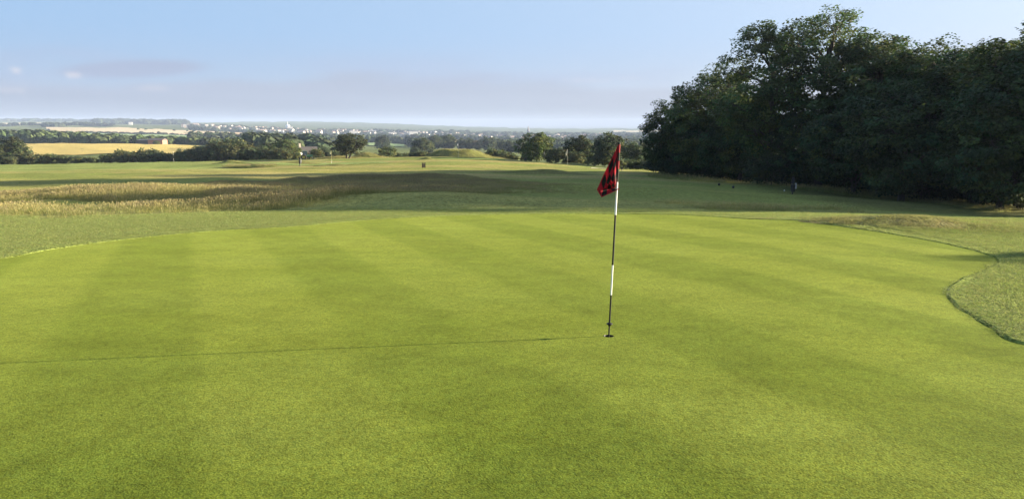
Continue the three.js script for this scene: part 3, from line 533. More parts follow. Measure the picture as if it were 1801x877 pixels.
[[742, 400, 10], [731, 330, 5.5], [753, 420, 8], [765, 640, 13], [782, 650, 12], [790, 655, 13.5], [812, 640, 10], [825, 650, 11], [842, 650, 10], [858, 640, 13], [870, 660, 12], [885, 560, 9.5], [897, 540, 10], [912, 540, 9]].sort((a, b) => a[0] - b[0]).forEach(([px, d, h], i) => plant(M3, 'valley_tree', ORD[i] + ' hazy blue green tree from the left in the valley behind the mounds', 'tree', spot(px, d), h / 7, px, 'hazy trees in the valley'));
plant(M2, 'valley_tree', 'hazy dark tree clump right of the lone hawthorn', 'tree', spot(673, 620), 1.7, 1, undefined);
console.log('far trees');

// ------------------------------------------------------------------ woods too far to tell the trees apart
function farCrown(seed) {
  const r = rng(seed), P = [], I = [];
  for (let i = 0; i < 230; i++) {
    const z = r() * 1.7 - 0.7, a = r() * 6.283, q = Math.sqrt(Math.max(0, 1 - z * z)), k = 0.75 + 0.35 * r() * (0.7 + 0.6 * vnoise(a * 1.3 + seed, z * 2)), c = V(Math.cos(a) * q * k, z * k, Math.sin(a) * q * k);
    const n = c.clone().add(V(r() - 0.5, r() * 0.9 - 0.1, r() - 0.5)).normalize(), s = V(r() - 0.5, r() - 0.5, r() - 0.5).cross(n).normalize(), t = n.clone().cross(s), h = 0.16 + 0.12 * r(), b = P.length / 3;
    for (const [u, v] of [[-1, -0.6], [0.9, -0.9], [1, 0.8], [-0.7, 1]]) P.push(c.x + (s.x * u + t.x * v) * h, c.y + (s.y * u + t.y * v) * h, c.z + (s.z * u + t.z * v) * h);
    I.push(b, b + 1, b + 2, b, b + 2, b + 3);
  }
  return geo(P, I);
}
const farLeaf = new THREE.MeshPhysicalMaterial({ color: 0xffffff, roughness: 0.95, specularIntensity: 0.2, side: THREE.DoubleSide });
function woods(name, label, spots, seed, tint = [0.062, 0.085, 0.034]) {
  const g = farCrown(seed), im = new THREE.InstancedMesh(g, farLeaf, spots.length), r = rng(seed), m = new THREE.Matrix4(), c = new THREE.Color(); im.name = numbered(name);
  spots.forEach(([px, d, rad, h], i) => { const s = spot(px, d); m.compose(V(s.x, s.y + h * 0.42, s.z), new THREE.Quaternion().setFromEuler(new THREE.Euler(0, r() * 6.28, 0)), V(rad, h * 0.62, rad)); im.setMatrixAt(i, m); const k = 0.65 + 0.75 * r(), w = 0.85 + 0.35 * r(); c.setRGB(tint[0] * k * w, tint[1] * k, tint[2] * k); im.setColorAt(i, c); });
  im.castShadow = im.receiveShadow = true; im.userData = { kind: 'stuff', label, category: 'woodland' }; scene.add(im);
}
const wr = rng(314), list = (n, f) => Array.from({ length: n }, f);
woods('woodland', 'long dark green wood behind the gold wheat field', list(520, () => { const px = -60 + 520 * wr(), d = 545 + 150 * wr() + (px > 330 ? -120 * sstep(330, 460, px) : 0), fade = 1 - 0.42 * sstep(40, 330, px); return [px, d, 3.0 + 2.4 * wr(), (6.6 + 3.6 * wr()) * fade]; }), 201);
woods('hedgerow', 'thin dark hedgerow lines between the pale far fields', [
  ...list(110, () => [60 + 130 * wr(), 2050 + 60 * wr(), 7, 9 + 4 * wr()]).filter(([p]) => p > 75 && p < 112), ...list(150, () => [-30 + 400 * wr(), 1415 + 12 * wr(), 3.5, 2 + 1.5 * wr()]), ...list(90, () => [-30 + 230 * wr(), 2200 + 40 * wr(), 7, 6 + 4 * wr()]),
  ...list(110, () => [715 + 190 * wr(), 1410 + 25 * wr(), 5, 6 + 5 * wr()]), ...list(60, () => [640 + 90 * wr(), 1020 + 20 * wr(), 4.5, 6 + 4 * wr()]), ...list(30, () => [230 + 170 * wr(), 1500 + 400 * wr(), 3, 4]).slice(0, 9)], 211, [0.05, 0.066, 0.032]);
woods('woodland', 'blue hazed wooded slopes below the hilltop town', [...list(420, () => [330 + 480 * wr(), 1950 + 620 * Math.pow(wr(), 0.8), 8 + 4 * wr(), 5 + 5 * wr()]), ...list(130, () => [520 + 170 * wr(), 1050 + 700 * wr(), 7, 8 + 4 * wr()]), ...list(70, () => [330 + 140 * wr(), 820 + 200 * wr(), 5, 7 + 4 * wr()]), ...list(110, () => [545 + 230 * wr(), 720 + 300 * wr(), 4.5 + 2 * wr(), 6 + 4 * wr()]), ...list(120, () => [440 + 130 * wr(), 300 + 500 * wr(), 4 + 2 * wr(), 6 + 4 * wr()])].filter(([p, d]) => !(p > 405 && p < 520 && d > 1500 && d < 1960) && !(p > 640 && p < 720 && d < 1040)), 221, [0.05, 0.068, 0.035]);
woods('woodland', 'blue hazed trees among the houses of the right hand town', list(480, () => [770 + 420 * wr(), 1750 + 1000 * wr(), 8 + 4 * wr(), 5 + 6 * wr()]), 227, [0.05, 0.068, 0.036]);
woods('woodland', 'dark blue wood on the far hill right of the stubble field', [...list(260, () => [165 + 165 * wr(), 3000 + 700 * wr(), 14, 13 + 8 * wr()]), ...list(200, () => [-20 + 330 * wr(), 4000 + 300 * wr(), 18, 10 + 8 * wr()])], 229, [0.045, 0.06, 0.034]);
woods('woodland', 'hazy wooded valley floor between the clump and the wood', list(260, () => [880 + 330 * wr(), 760 + 800 * wr(), 6 + 2 * wr(), 7 + 5 * wr()]).filter(([p, d]) => !(p < 905 && d > 1100 && d < 1430)), 233);

// ------------------------------------------------------------------ the towns on the far side of the valley
function house(w, d, h, roof, wall, roofCol) {
  const hw = w / 2, hd = d / 2, P = [], C = []; const q = (a, b, c, e, k) => { for (const v of e ? [a, b, c, a, c, e] : [a, b, c]) { P.push(...v); C.push(...k); } };
  const A = [-hw, -3, -hd], B = [hw, -3, -hd], D = [hw, -3, hd], E = [-hw, -3, hd], a = [-hw, h, -hd], b = [hw, h, -hd], c = [hw, h, hd], e = [-hw, h, hd], r0 = [-hw, h + roof, 0], r1 = [hw, h + roof, 0];
  q(E, D, c, e, wall); q(B, A, a, b, wall); q(D, B, b, c, wall); q(A, E, e, a, wall); q(e, c, r1, r0, roofCol); q(b, a, r0, r1, roofCol); q(c, b, r1, null, wall); q(a, e, r0, null, wall);
  const g = geo(P, null, C); g.computeVertexNormals(); return g;
}
const houseMat = new THREE.MeshPhysicalMaterial({ vertexColors: true, roughness: 0.9, specularIntensity: 0.2, side: THREE.DoubleSide });
const HK = [house(13, 8, 6, 3.2, [0.52, 0.49, 0.46], [0.20, 0.15, 0.13]), house(20, 9, 6, 3, [0.52, 0.49, 0.45], [0.24, 0.17, 0.14]), house(11, 8, 5.5, 3.5, [0.42, 0.34, 0.28], [0.17, 0.13, 0.12]), house(30, 12, 8, 2.5, [0.70, 0.67, 0.62], [0.30, 0.28, 0.27])];
const hr = rng(555);
function houses(n, label, group, pick) { for (let i = 0; i < n; i++) { const [px, d, k, s] = pick(i), p = spot(px, d), m = mesh(numbered('town_house'), HK[k], houseMat); m.position.set(p.x, p.y + 3, p.z); m.rotation.y = hr() * 3.14; m.scale.setScalar(s * 0.8); tag(m, label, 'house', group); scene.add(m); } }
houses(115, 'small white house in the distant town on the hill', 'houses of the hilltop town', () => { const px = 318 + 340 * Math.pow(hr(), 0.9); return [px, 2080 + 420 * hr(), hr() < 0.55 ? 0 : hr() < 0.5 ? 1 : 2, 0.8 + 0.35 * hr()]; });
houses(60, 'small pale house in the distant town behind the hawthorn', 'houses behind the hawthorn', () => [600 + 190 * hr(), 2000 + 420 * hr(), hr() < 0.4 ? 1 : hr() < 0.8 ? 0 : 3, 0.65 + 0.3 * hr()]);
houses(90, 'small pale house in the hazy town right of the hill', 'houses of the right hand town', () => [775 + 300 * hr(), 1700 + 650 * hr(), hr() < 0.75 ? 2 : 0, 0.75 + 0.35 * hr()]);
for (const [px, d, s, label] of [[510, 2440, 0.6, 'tall white block on the skyline of the hilltop town'], [727, 2080, 0.8, 'large white hall at the right end of the hilltop town'], [622, 2060, 0.8, 'long white building just above the lone hawthorn'], [690, 2060, 0.7, 'long white building between hawthorn and white hall'], [327, 2330, 0.55, 'leftmost white house of the hilltop town'], [229, 2650, 0.4, 'single white farmhouse on the far hillside']]) {
  const p = spot(px, d), m = mesh(numbered('white_building'), HK[3], houseMat); m.position.set(p.x, p.y + 3, p.z); m.rotation.y = 0.3; m.scale.set(s, s * (d > 2400 ? 2 : 1.3), s); tag(m, label, 'building'); scene.add(m);
}
{ // a domed tower in the town and a church spire to the right
  const a = spot(506, 2460), t = thing('domed_tower', 'pale domed tower standing highest in the hilltop town', 'tower', a), w = mat(0.78, 0.77, 0.75);
  mesh('shaft', cyl(7, 8, 16, 0, 6, 0, 12), w, t); mesh('dome', at(new THREE.SphereGeometry(8, 16, 8, 0, 6.283, 0, 1.57), 0, 14, 0), mat(0.6, 0.62, 0.64, 0.5), t); mesh('finial', cyl(0.3, 0.9, 12, 0, 26, 0, 8), w, t);
  const b = spot(929, 2350), c = thing('church_spire', 'thin dark church spire on the hazy horizon right of centre', 'church', b), s = mat(0.17, 0.16, 0.155);
  mesh('tower', box(7, 18, 7, 0, 9, 0), s, c); mesh('spire', cyl(0.2, 4.6, 17, 0, 26.5, 0, 8), s, c);
}
// ------------------------------------------------------------------ uncut grass, the rough and the tussocks
function tuft(seed, rad, n, h0, h1, w, cols, heads, headCols, lean = 0.35) {
  const r = rng(seed), P = [], C = [], I = [];
  const tri = (...v) => { const b = P.length / 3; for (const [p] of v) P.push(...p); for (const [, c] of v) C.push(...c); for (let k = 2; k < v.length; k++) I.push(b, b + k - 1, b + k); };
  for (let i = 0; i < n + heads; i++) {
    const head = i >= n, a = r() * 6.283, q = Math.sqrt(r()) * rad, x = Math.cos(a) * q, z = Math.sin(a) * q, h = head ? mix(h1 * 0.75, h1 * 1.35, r()) : mix(h0, h1, r()), ta = r() * 6.283, L = lean * h * (0.3 + r()) * (head ? 0.6 : 1), dx = Math.cos(ta), dz = Math.sin(ta), sa = r() * 6.283, sx = Math.cos(sa) * w, sz = Math.sin(sa) * w;
    const c0 = head ? headCols[Math.floor(r() * headCols.length)] : cols[Math.floor(r() * cols.length)], k = 0.75 + 0.5 * r(), c = [c0[0] * k, c0[1] * k, c0[2] * k];
    const mx = x + dx * L * 0.35, mz = z + dz * L * 0.35, tx = x + dx * L, tz = z + dz * L, ww = head ? 0.45 : 1;
    tri([[x - sx * ww, 0, z - sz * ww], c], [[x + sx * ww, 0, z + sz * ww], c], [[mx + sx * 0.7 * ww, h * 0.55, mz + sz * 0.7 * ww], c], [[mx - sx * 0.7 * ww, h * 0.55, mz - sz * 0.7 * ww], c]);
    tri([[mx - sx * 0.7 * ww, h * 0.55, mz - sz * 0.7 * ww], c], [[mx + sx * 0.7 * ww, h * 0.55, mz + sz * 0.7 * ww], c], [[tx, h, tz], c]);
    if (head) { const hl = 0.07 + 0.06 * r(), hw = 2.1; tri([[tx, h - hl * 0.2, tz], c], [[tx + sx * hw, h + hl * 0.4, tz + sz * hw], c], [[tx + dx * hl * 0.4, h + hl, tz + dz * hl * 0.4], c], [[tx - sx * hw, h + hl * 0.4, tz - sz * hw], c]); }
  }
  return geo(P, I, C);
}
const bladeMat = new THREE.MeshPhysicalMaterial({ vertexColors: true, roughness: 0.9, transmission: 0.5, thickness: 0, specularIntensity: 0.3, side: THREE.DoubleSide });
const greens = [[0.215, 0.235, 0.065], [0.19, 0.22, 0.06], [0.26, 0.25, 0.085]], straws = [[0.39, 0.35, 0.15], [0.35, 0.32, 0.14], [0.42, 0.37, 0.17], [0.28, 0.23, 0.13]];
function scatter(name, label, g, spots, seed, lift = 0) {
  const im = new THREE.InstancedMesh(g, bladeMat, spots.length), r = rng(seed), m = new THREE.Matrix4(), q = new THREE.Quaternion(), e = new THREE.Euler(), c = new THREE.Color();
  spots.forEach(([x, d, s, hh = 1, up = 0], i) => { e.set((r() - 0.5) * 0.2, r() * 6.28, (r() - 0.5) * 0.2); m.compose(V(x, ground(x, d) + lift + up, -d), q.setFromEuler(e), V(s, s * hh, s)); im.setMatrixAt(i, m); const k = 0.8 + 0.4 * r(), y = 0.93 + 0.14 * r(); c.setRGB(k * y, k, k * (2 - y)); im.setColorAt(i, c); });
  im.name = numbered(name); im.castShadow = im.receiveShadow = true; im.userData = { kind: 'stuff', label, category: 'grass' }; scene.add(im);
}
const gr = rng(777);
const T_TALL = tuft(1, 0.30, 30, 0.10, 0.30, 0.0045, greens, 8, straws), T_GREEN = tuft(2, 0.24, 26, 0.12, 0.34, 0.006, greens, 4, straws), T_SHORT = tuft(3, 0.16, 30, 0.03, 0.075, 0.0035, [[0.255, 0.315, 0.085], [0.23, 0.295, 0.075], [0.31, 0.325, 0.11]], 0, straws, 0.8), T_DRY = tuft(4, 0.2, 26, 0.05, 0.15, 0.004, [[0.34, 0.30, 0.13], [0.21, 0.22, 0.07], [0.28, 0.26, 0.10]], 0, straws, 0.9);
{
  const tall = [], grn = []; let tries = 0;
  while (tall.length + grn.length < 56000 && tries++ < 1500000) {
    const d = 22 + 52 * Math.sqrt(gr()), x = (-120 + 1260 * gr() - PW / 2) / FOC * d, m = meadow(x, d); if (gr() > m || gr() > -0.45 + 2.4 * fbm(x / 2.2 + 50, d / 1.3, 3)) continue;
    const px = colOf(x, d), n = fbm(x / 2.4 + 3, d / 2.4, 3), e = d - lerpTable(MEADOW_NEAR, px);
    const s = 0.75 + 0.5 * gr(); ((n < 0.47 || (e < 1.1 && gr() < 0.75)) ? grn : tall).push([x, d, s * (0.4 + 0.8 * n) * (0.3 + 0.7 * m), (px > 820 ? 0.55 : 0.74)]);
  }
  scatter('meadow_grass', 'tall straw coloured uncut grass beyond the green', T_TALL, tall, 1); scatter('meadow_grass', 'green uncut grass growing among the straw coloured meadow', T_GREEN, grn, 2);
  console.log('tall', tall.length, grn.length);
  const strip = []; for (let i = 0; i < 2600; i++) { const px = 1130 + 420 * gr(), d = 27.5 + 7 * gr() + (px - 1130) * 0.002, x = (px - PW / 2) / FOC * d; const k = (fbm(x / 2, d / 1.4, 3) - 0.42) * 5 * sstep(0, 60, px - 1130) * sstep(0, 90, 1550 - px) * sstep(27.5, 29.5, d) * sstep(35, 32, d); if (gr() < k) strip.push([x, d, (0.25 + 0.4 * gr()) * (0.5 + 0.5 * clamp(k)), 0.85]); }
  for (let i = 0; i < 9000; i++) { const px = 1140 + 640 * gr(), d = mix(74, 42, (px - 1140) / 640) * (0.98 + 0.25 * gr()), x = (px - PW / 2) / FOC * d; if (gr() < fbm(x / 2.5, d / 1.5, 3) * 1.4 - 0.25) strip.push([x, d, 0.35 + 1.1 * gr() * fbm(x / 3, d / 3, 2), 0.9]); }
  scatter('rough_grass', 'shaded rough grass between the green and the wood', T_GREEN, strip, 3);
  const short = [], dry = [];
  for (let i = 0; i < 420000 && short.length < 60000; i++) {
    const d = 5 + 25 * Math.sqrt(gr()), x = (-60 + 1960 * gr() - PW / 2) / FOC * d, e = toGreenEdge(x, d); if (e < 0.12 || (e < 0.85 && d > 12 && gr() < 0.75)) continue; if (meadow(x, d) > 0.4 || gr() < sstep(21, 29, d) || gr() > 0.15 + fbm(x / 1.1, d / 0.9, 3)) continue;
    const bank = Math.exp(-(((x - 13.5) / 6) ** 2) - (((d - 22.8) / 1.7) ** 2)); if (bank > 0.3 && gr() < 0.3) { if (fbm(x / 0.8, d / 0.5, 3) > 0.45) dry.push([x, d, 0.5 + 0.5 * gr(), 0.55]); continue; }
    short.push([x, d, 0.75 + 0.5 * gr(), e < 0.9 ? 0.26 : 0.4]);
  }
  scatter('rough_grass', 'short mown rough grass around the putting green', T_SHORT, short, 4, 0.012); scatter('rough_grass', 'dry tussocky grass on the low bank behind the green', T_DRY, dry, 5, 0.0);
  console.log('short', short.length, dry.length);
  const mounds = []; for (const [px, d, rx, rd] of [[452, 112, 3, 1.8], [420, 113, 2.6, 1.6]]) { const c = spot(px, d); for (let i = 0; i < 260; i++) { const a = gr() * 6.28, q = Math.sqrt(gr()); mounds.push([c.x + Math.cos(a) * q * rx, d + Math.sin(a) * q * rd, 0.5 + 0.6 * gr(), 0.8]); } }
  scatter('rough_grass', 'tussocks on the low mound by the far green', T_TALL, mounds, 6, 0.2);
  const tus = []; { const c = spot(1585, 21.9); for (let i = 0; i < 900; i++) { const a = gr() * 6.28, q = Math.sqrt(gr()) * 0.8, x = c.x + Math.cos(a) * q * 3.4, d = 21.9 + Math.sin(a) * q * 1.3; if (fbm(x / 0.7, d / 0.4, 3) > 0.48) tus.push([x, d, 0.4 + 0.5 * gr(), 0.6, 0.12 * (Math.exp(-q * q * 3.2) - 0.04)]); } }
  scatter('rough_grass', 'tussocks on the low bank at the right behind the green', T_DRY, tus, 8, 0);
  const bankGrass = [];
  for (const [mx, md, rx, rd, h, flat] of MOUNDS.slice(0, 4)) for (let i = 0; i < 2600; i++) { const a = gr() * 6.28, q = Math.sqrt(gr()) * 0.95; if (fbm(Math.cos(a) * q * rx / 1.5 + mx, Math.sin(a) * q * rd / 1.5, 3) > 0.42) bankGrass.push([mx + Math.cos(a) * q * rx, md + Math.sin(a) * q * rd, 0.5 + 0.5 * gr(), 0.8, h * (flat ? 1 - sstep(0.5, 1, q) : Math.exp(-q * q * 3.2) - 0.04) - 0.05]); }
  scatter('rough_grass', 'coarse grass covering the mounds at the far edge of the course', T_GREEN, bankGrass, 7, 0);
}
// ------------------------------------------------------------------ things standing about the course
const wood1 = mat(0.14, 0.085, 0.05, 0.85), wood2 = mat(0.30, 0.21, 0.14, 0.85), darkPlastic = mat(0.014, 0.015, 0.016, 0.5), steel = mat(0.35, 0.36, 0.37, 0.4, { metalness: 0.8 }), whitePaint = mat(0.78, 0.78, 0.75, 0.5), blackPaint = mat(0.02, 0.02, 0.02, 0.5);
function smallFlag(px, d, label, h, bands, flagCol, fw, fh, droop) {
  const p = spot(px, d), t = thing('distant_flagstick', label, 'flagstick', p, 0);
  let y = -0.1; for (const [to, m] of bands) { mesh('pole_band', cyl(0.015, 0.015, to - y, 0, (y + to) / 2, 0, 8), m, t); y = to; }
  if (!flagCol) return t;
  const pos = [], idx = []; const n = 8;
  for (let j = 0; j <= n; j++) for (let i = 0; i <= n; i++) { const u = i / n, v = j / n, dx = -u * fw * (1 - droop * 0.75), y2 = h - 0.02 - v * fh - u * fw * droop; pos.push(dx - 0.02, y2, 0.05 * Math.sin(u * 7 + v * 3)); if (i && j) { const a = (j - 1) * (n + 1) + i - 1; idx.push(a, a + n + 1, a + n + 2, a, a + n + 2, a + 1); } }
  const g = geo(pos, idx); g.computeVertexNormals(); mesh('flag', g, flagCol, t); return t;
}
smallFlag(305, 176, 'small black and white banded pole in front of the left hedge', 2.6, [[0.9, whitePaint], [1.7, blackPaint], [2.6, whitePaint]], null);
smallFlag(420, 168, 'dark drooping flag at the back left of the far green', 1.9, [[1.9, blackPaint]], mat(0.03, 0.035, 0.03), 0.8, 0.6, 0.8);
smallFlag(583, 132, 'thin pole with small pale yellow flag on the far green', 2.3, [[0.6, whitePaint], [2.3, mat(0.62, 0.55, 0.25)]], mat(0.72, 0.66, 0.4), 0.5, 0.4, 0.7);
smallFlag(806, 160, 'thin grey pole with white flag before the big grass mound', 3.1, [[3.1, mat(0.45, 0.45, 0.44)]], mat(0.8, 0.8, 0.78), 0.35, 0.3, 0.8);
smallFlag(998, 140, 'limp pale flag on a pole left of the chequered flag', 3.0, [[3.0, mat(0.5, 0.46, 0.38)]], mat(0.50, 0.45, 0.34), 0.9, 0.8, 0.85);
smallFlag(957, 146, 'short pale blue topped pole below the round sunlit tree', 2.2, [[1.7, mat(0.10, 0.10, 0.10)], [2.2, mat(0.45, 0.5, 0.6)]], null);

function ballWasher(px, d, label, h, turn) {       // post, washer box with lid, towel hanging at the side, litter drum
  const t = thing('ball_washer', label, 'ball washer', spot(px, d), turn), s = h / 1.3;
  mesh('post', cyl(0.045 * s, 0.05 * s, 1.0 * s + 0.1, 0, 0.45 * s, 0, 12), darkPlastic, t);
  mesh('base_plate', cyl(0.16 * s, 0.18 * s, 0.05, 0, 0.03, 0, 16), darkPlastic, t);
  const w = mesh('washer_body', join(box(0.22 * s, 0.30 * s, 0.2 * s, 0, 1.05 * s, 0), cyl(0.11 * s, 0.11 * s, 0.2 * s, 0, 1.2 * s, 0, 16, Math.PI / 2)), darkPlastic, t); mesh('handle', join(cyl(0.012 * s, 0.012 * s, 0.14 * s, 0, 1.36 * s, 0, 8), at(new THREE.SphereGeometry(0.03 * s, 10, 8), 0, 1.44 * s, 0)), darkPlastic, w);
  mesh('litter_drum', join(cyl(0.17 * s, 0.145 * s, 0.5 * s, 0.02 * s, 0.55 * s, 0.14 * s, 18), cyl(0.178 * s, 0.178 * s, 0.03 * s, 0.02 * s, 0.8 * s, 0.14 * s, 18)), darkPlastic, t);
  const c = mesh('towel', box(0.09 * s, 0.42 * s, 0.03 * s, 0.21 * s, 0.72 * s, 0.02 * s, 0, 0, 0.06), mat(0.55, 0.55, 0.53, 0.95), t);
  return t;
}
ballWasher(527, 113, 'black ball washer post with pale towel beside the far green', 1.35, 0.3);
ballWasher(1394, 52, 'dark ball washer and bin standing in the shade by the wood', 1.25, -0.4);
{
  const t = thing('timber_bin', 'small brown slatted timber bin standing on the fairway', 'bin', spot(745, 103), 0.15); t.scale.setScalar(0.78);
  for (const x of [-0.26, 0.26]) mesh('post', box(0.1, 0.95, 0.3, x, 0.45, 0), wood1, t);
  for (let k = 0; k < 5; k++) mesh('slat', box(0.41, 0.12, 0.05, 0, 0.14 + k * 0.15, 0.1), wood2, t);
  mesh('lid', box(0.7, 0.06, 0.42, 0, 0.955, 0), wood1, t); mesh('liner', box(0.4, 0.7, 0.14, 0, 0.42, -0.04), darkPlastic, t);
}
{
  const t = thing('tee_marker_box', 'small dark sign box on a stub right of the chequered flag', 'sign', spot(1094, 104), 0.2);
  mesh('stub', cyl(0.05, 0.05, 0.4, 0, 0.18, 0, 10), darkPlastic, t); mesh('sign_board', join(box(0.34, 0.26, 0.06, 0, 0.46, 0), box(0.38, 0.04, 0.1, 0, 0.61, 0)), darkPlastic, t);
}
for (const [px, d, label] of [[1265, 60.5, 'left of two small dark tee markers by the wood'], [1290, 56.5, 'right of two small dark tee markers by the wood']]) { const m = mesh(numbered('tee_marker'), join(at(new THREE.SphereGeometry(0.1, 14, 10), 0, 0.1, 0), cyl(0.02, 0.02, 0.12, 0, -0.02, 0, 8)), darkPlastic); const p = spot(px, d); m.position.set(p.x, p.y + 0.03, p.z); tag(m, label, 'tee marker'); scene.add(m); }
{ // tractor by the hedge
  const p = spot(538, 181), t = thing('green_tractor', 'dark green tractor with cab parked against the hedge', 'tractor', p, 0.25), g1 = mat(0.03, 0.10, 0.05, 0.5), tyre = mat(0.018, 0.018, 0.018, 0.9), rim = mat(0.4, 0.33, 0.05, 0.6);
  mesh('bonnet', join(box(1.15, 0.5, 0.62, 0.85, 0.98, 0), box(0.2, 0.4, 0.56, 1.48, 0.95, 0)), g1, t);
  mesh('chassis', box(2.2, 0.24, 0.45, 0.35, 0.62, 0), mat(0.03, 0.03, 0.03), t);
  const cab = mesh('cab', join(box(1.1, 0.35, 1.1, -0.25, 0.95, 0), ...[[-0.76, -0.5], [0.26, -0.5], [-0.76, 0.5], [0.26, 0.5]].map(([x, z]) => box(0.07, 0.95, 0.07, x, 1.58, z)), box(1.25, 0.1, 1.2, -0.25, 2.1, 0)), g1, t);
  for (const z of [-0.52, 0.52]) mesh('window', box(0.94, 0.86, 0.02, -0.25, 1.57, z), mat(0.06, 0.09, 0.13, 0.08), cab);
  for (const x of [-0.78, 0.28]) mesh('window', box(0.02, 0.86, 0.92, x, 1.57, 0), mat(0.06, 0.09, 0.13, 0.08), cab);
  for (const [x, z, r, w] of [[-0.5, 0.68, 0.68, 0.36], [-0.5, -0.68, 0.68, 0.36], [1.15, 0.55, 0.42, 0.26], [1.15, -0.55, 0.42, 0.26]]) { const wh = mesh('wheel', at(new THREE.TorusGeometry(r * 0.72, r * 0.28, 10, 24), x, r, z), tyre, t); wh.scale.set(1, 1, 1); mesh('rim', cyl(r * 0.5, r * 0.5, w * 0.6, x, r, z, 18, Math.PI / 2), rim, wh); }
}
{ // ride-on mower and its driver on the far fairway
  const p = spot(928, 166), t = thing('ride_on_mower', 'green ride on mower below the round sunlit tree', 'mower', p, 0.3), g1 = mat(0.03, 0.13, 0.05, 0.5), tyre = mat(0.02, 0.02, 0.02, 0.9);
  mesh('bonnet', join(box(0.75, 0.4, 0.6, 0.5, 0.6, 0), box(0.2, 0.3, 0.5, 0.92, 0.55, 0)), g1, t); mesh('deck', box(1.3, 0.16, 0.9, 0, 0.28, 0), g1, t);
  mesh('seat', join(box(0.42, 0.1, 0.46, -0.4, 0.66, 0), box(0.1, 0.4, 0.46, -0.62, 0.88, 0)), darkPlastic, t);
  mesh('steering_wheel', at(new THREE.TorusGeometry(0.16, 0.02, 6, 18), 0.02, 0.95, 0, 1.57, 0.6, 0), darkPlastic, t);
  for (const [x, z, r] of [[-0.5, 0.45, 0.3], [-0.5, -0.45, 0.3], [0.62, 0.42, 0.22], [0.62, -0.42, 0.22]]) mesh('wheel', at(new THREE.TorusGeometry(r * 0.68, r * 0.32, 8, 18), x, r, z), tyre, t);
}
{ // the driver, one surface of blended capsules meshed on a sphere-cast shell per body, seated
  const p = spot(928, 166), g = thing('person', 'person in white shirt seated on the ride on mower', 'person', p, 0.3);
  const cap = (a, b, r0, r1) => { const pos = [], idx = []; tubeInto(pos, idx, [V(...a), V(...a).lerp(V(...b), 0.33), V(...a).lerp(V(...b), 0.66), V(...b)], r0, r1, 10); const q = geo(pos, idx); q.computeVertexNormals(); return join(q, at((() => { const s = new THREE.SphereGeometry(r0, 10, 8); s.deleteAttribute('uv'); return s; })(), ...a), at((() => { const s = new THREE.SphereGeometry(r1, 10, 8); s.deleteAttribute('uv'); return s; })(), ...b)); };
  const skin = mat(0.45, 0.28, 0.2, 0.7), shirt = mat(0.8, 0.8, 0.8, 0.9), trousers = mat(0.05, 0.06, 0.09, 0.9), hair = mat(0.05, 0.035, 0.025, 0.9);
  mesh('body', join(cap([-0.42, 1.30, 0], [-0.41, 1.46, 0], 0.055, 0.052), (() => { const s = new THREE.SphereGeometry(0.105, 16, 12); s.scale(1, 1.22, 0.88); s.deleteAttribute('uv'); return at(s, -0.39, 1.55, 0); })(), cap([-0.05, 1.0, 0.17], [0.02, 0.98, 0.15], 0.04, 0.035), cap([-0.05, 1.0, -0.17], [0.02, 0.98, -0.15], 0.04, 0.035)), skin, g);
  mesh('shirt', join(cap([-0.42, 0.80, 0], [-0.44, 1.22, 0], 0.15, 0.17), cap([-0.43, 1.25, 0.16], [-0.30, 1.02, 0.22], 0.06, 0.05), cap([-0.30, 1.02, 0.22], [-0.05, 1.0, 0.17], 0.05, 0.04), cap([-0.43, 1.25, -0.16], [-0.30, 1.02, -0.22], 0.06, 0.05), cap([-0.30, 1.02, -0.22], [-0.05, 1.0, -0.17], 0.05, 0.04)), shirt, g);
  mesh('trousers', join(cap([-0.42, 0.76, 0.09], [0.02, 0.78, 0.13], 0.09, 0.07), cap([0.02, 0.78, 0.13], [0.12, 0.42, 0.13], 0.065, 0.05), cap([-0.42, 0.76, -0.09], [0.02, 0.78, -0.13], 0.09, 0.07), cap([0.02, 0.78, -0.13], [0.12, 0.42, -0.13], 0.065, 0.05)), trousers, g);
  mesh('hair', at((() => { const s = new THREE.SphereGeometry(0.11, 16, 8, 0, 6.283, 0, 1.4); s.scale(1, 1.2, 0.92); return s; })(), -0.398, 1.56, 0), hair, g);
}
{ // brick barn at the far edge of the wheat
  const p = spot(277, 528), t = thing('brick_barn', 'long low red brick barn at the far edge of the wheat', 'barn', p, -0.05), brick = mat(0.34, 0.17, 0.12), dark = mat(0.05, 0.045, 0.045);
  mesh('wall', box(10.5, 4.2, 7, 0, 1.4, 0), brick, t); mesh('roof', at(new THREE.ExtrudeGeometry(new THREE.Shape([new THREE.Vector2(-4, 0), new THREE.Vector2(4, 0), new THREE.Vector2(0, 1.3)]), { depth: 11, bevelEnabled: false }), -5.5, 3.5, 0, 0, Math.PI / 2, 0), mat(0.10, 0.085, 0.08), t);
  mesh('door', box(1.6, 2.1, 0.1, -1, 1.0, 3.53), dark, t); mesh('window', box(0.9, 0.8, 0.1, 2.6, 2.0, 3.53), dark, t);
  const s = thing('dark_shed', 'dark timber shed attached left of the brick barn', 'shed', spot(254, 530), 0); mesh('wall', box(9, 3.6, 6, 0, 1.3, 0), dark, s); mesh('roof', box(9.6, 0.25, 6.6, 0, 3.25, 0, 0.12), mat(0.07, 0.07, 0.075), s);
  bush(275, 520, 3.0, 'round bush in front of the brick barn wall', undefined, S1);
}
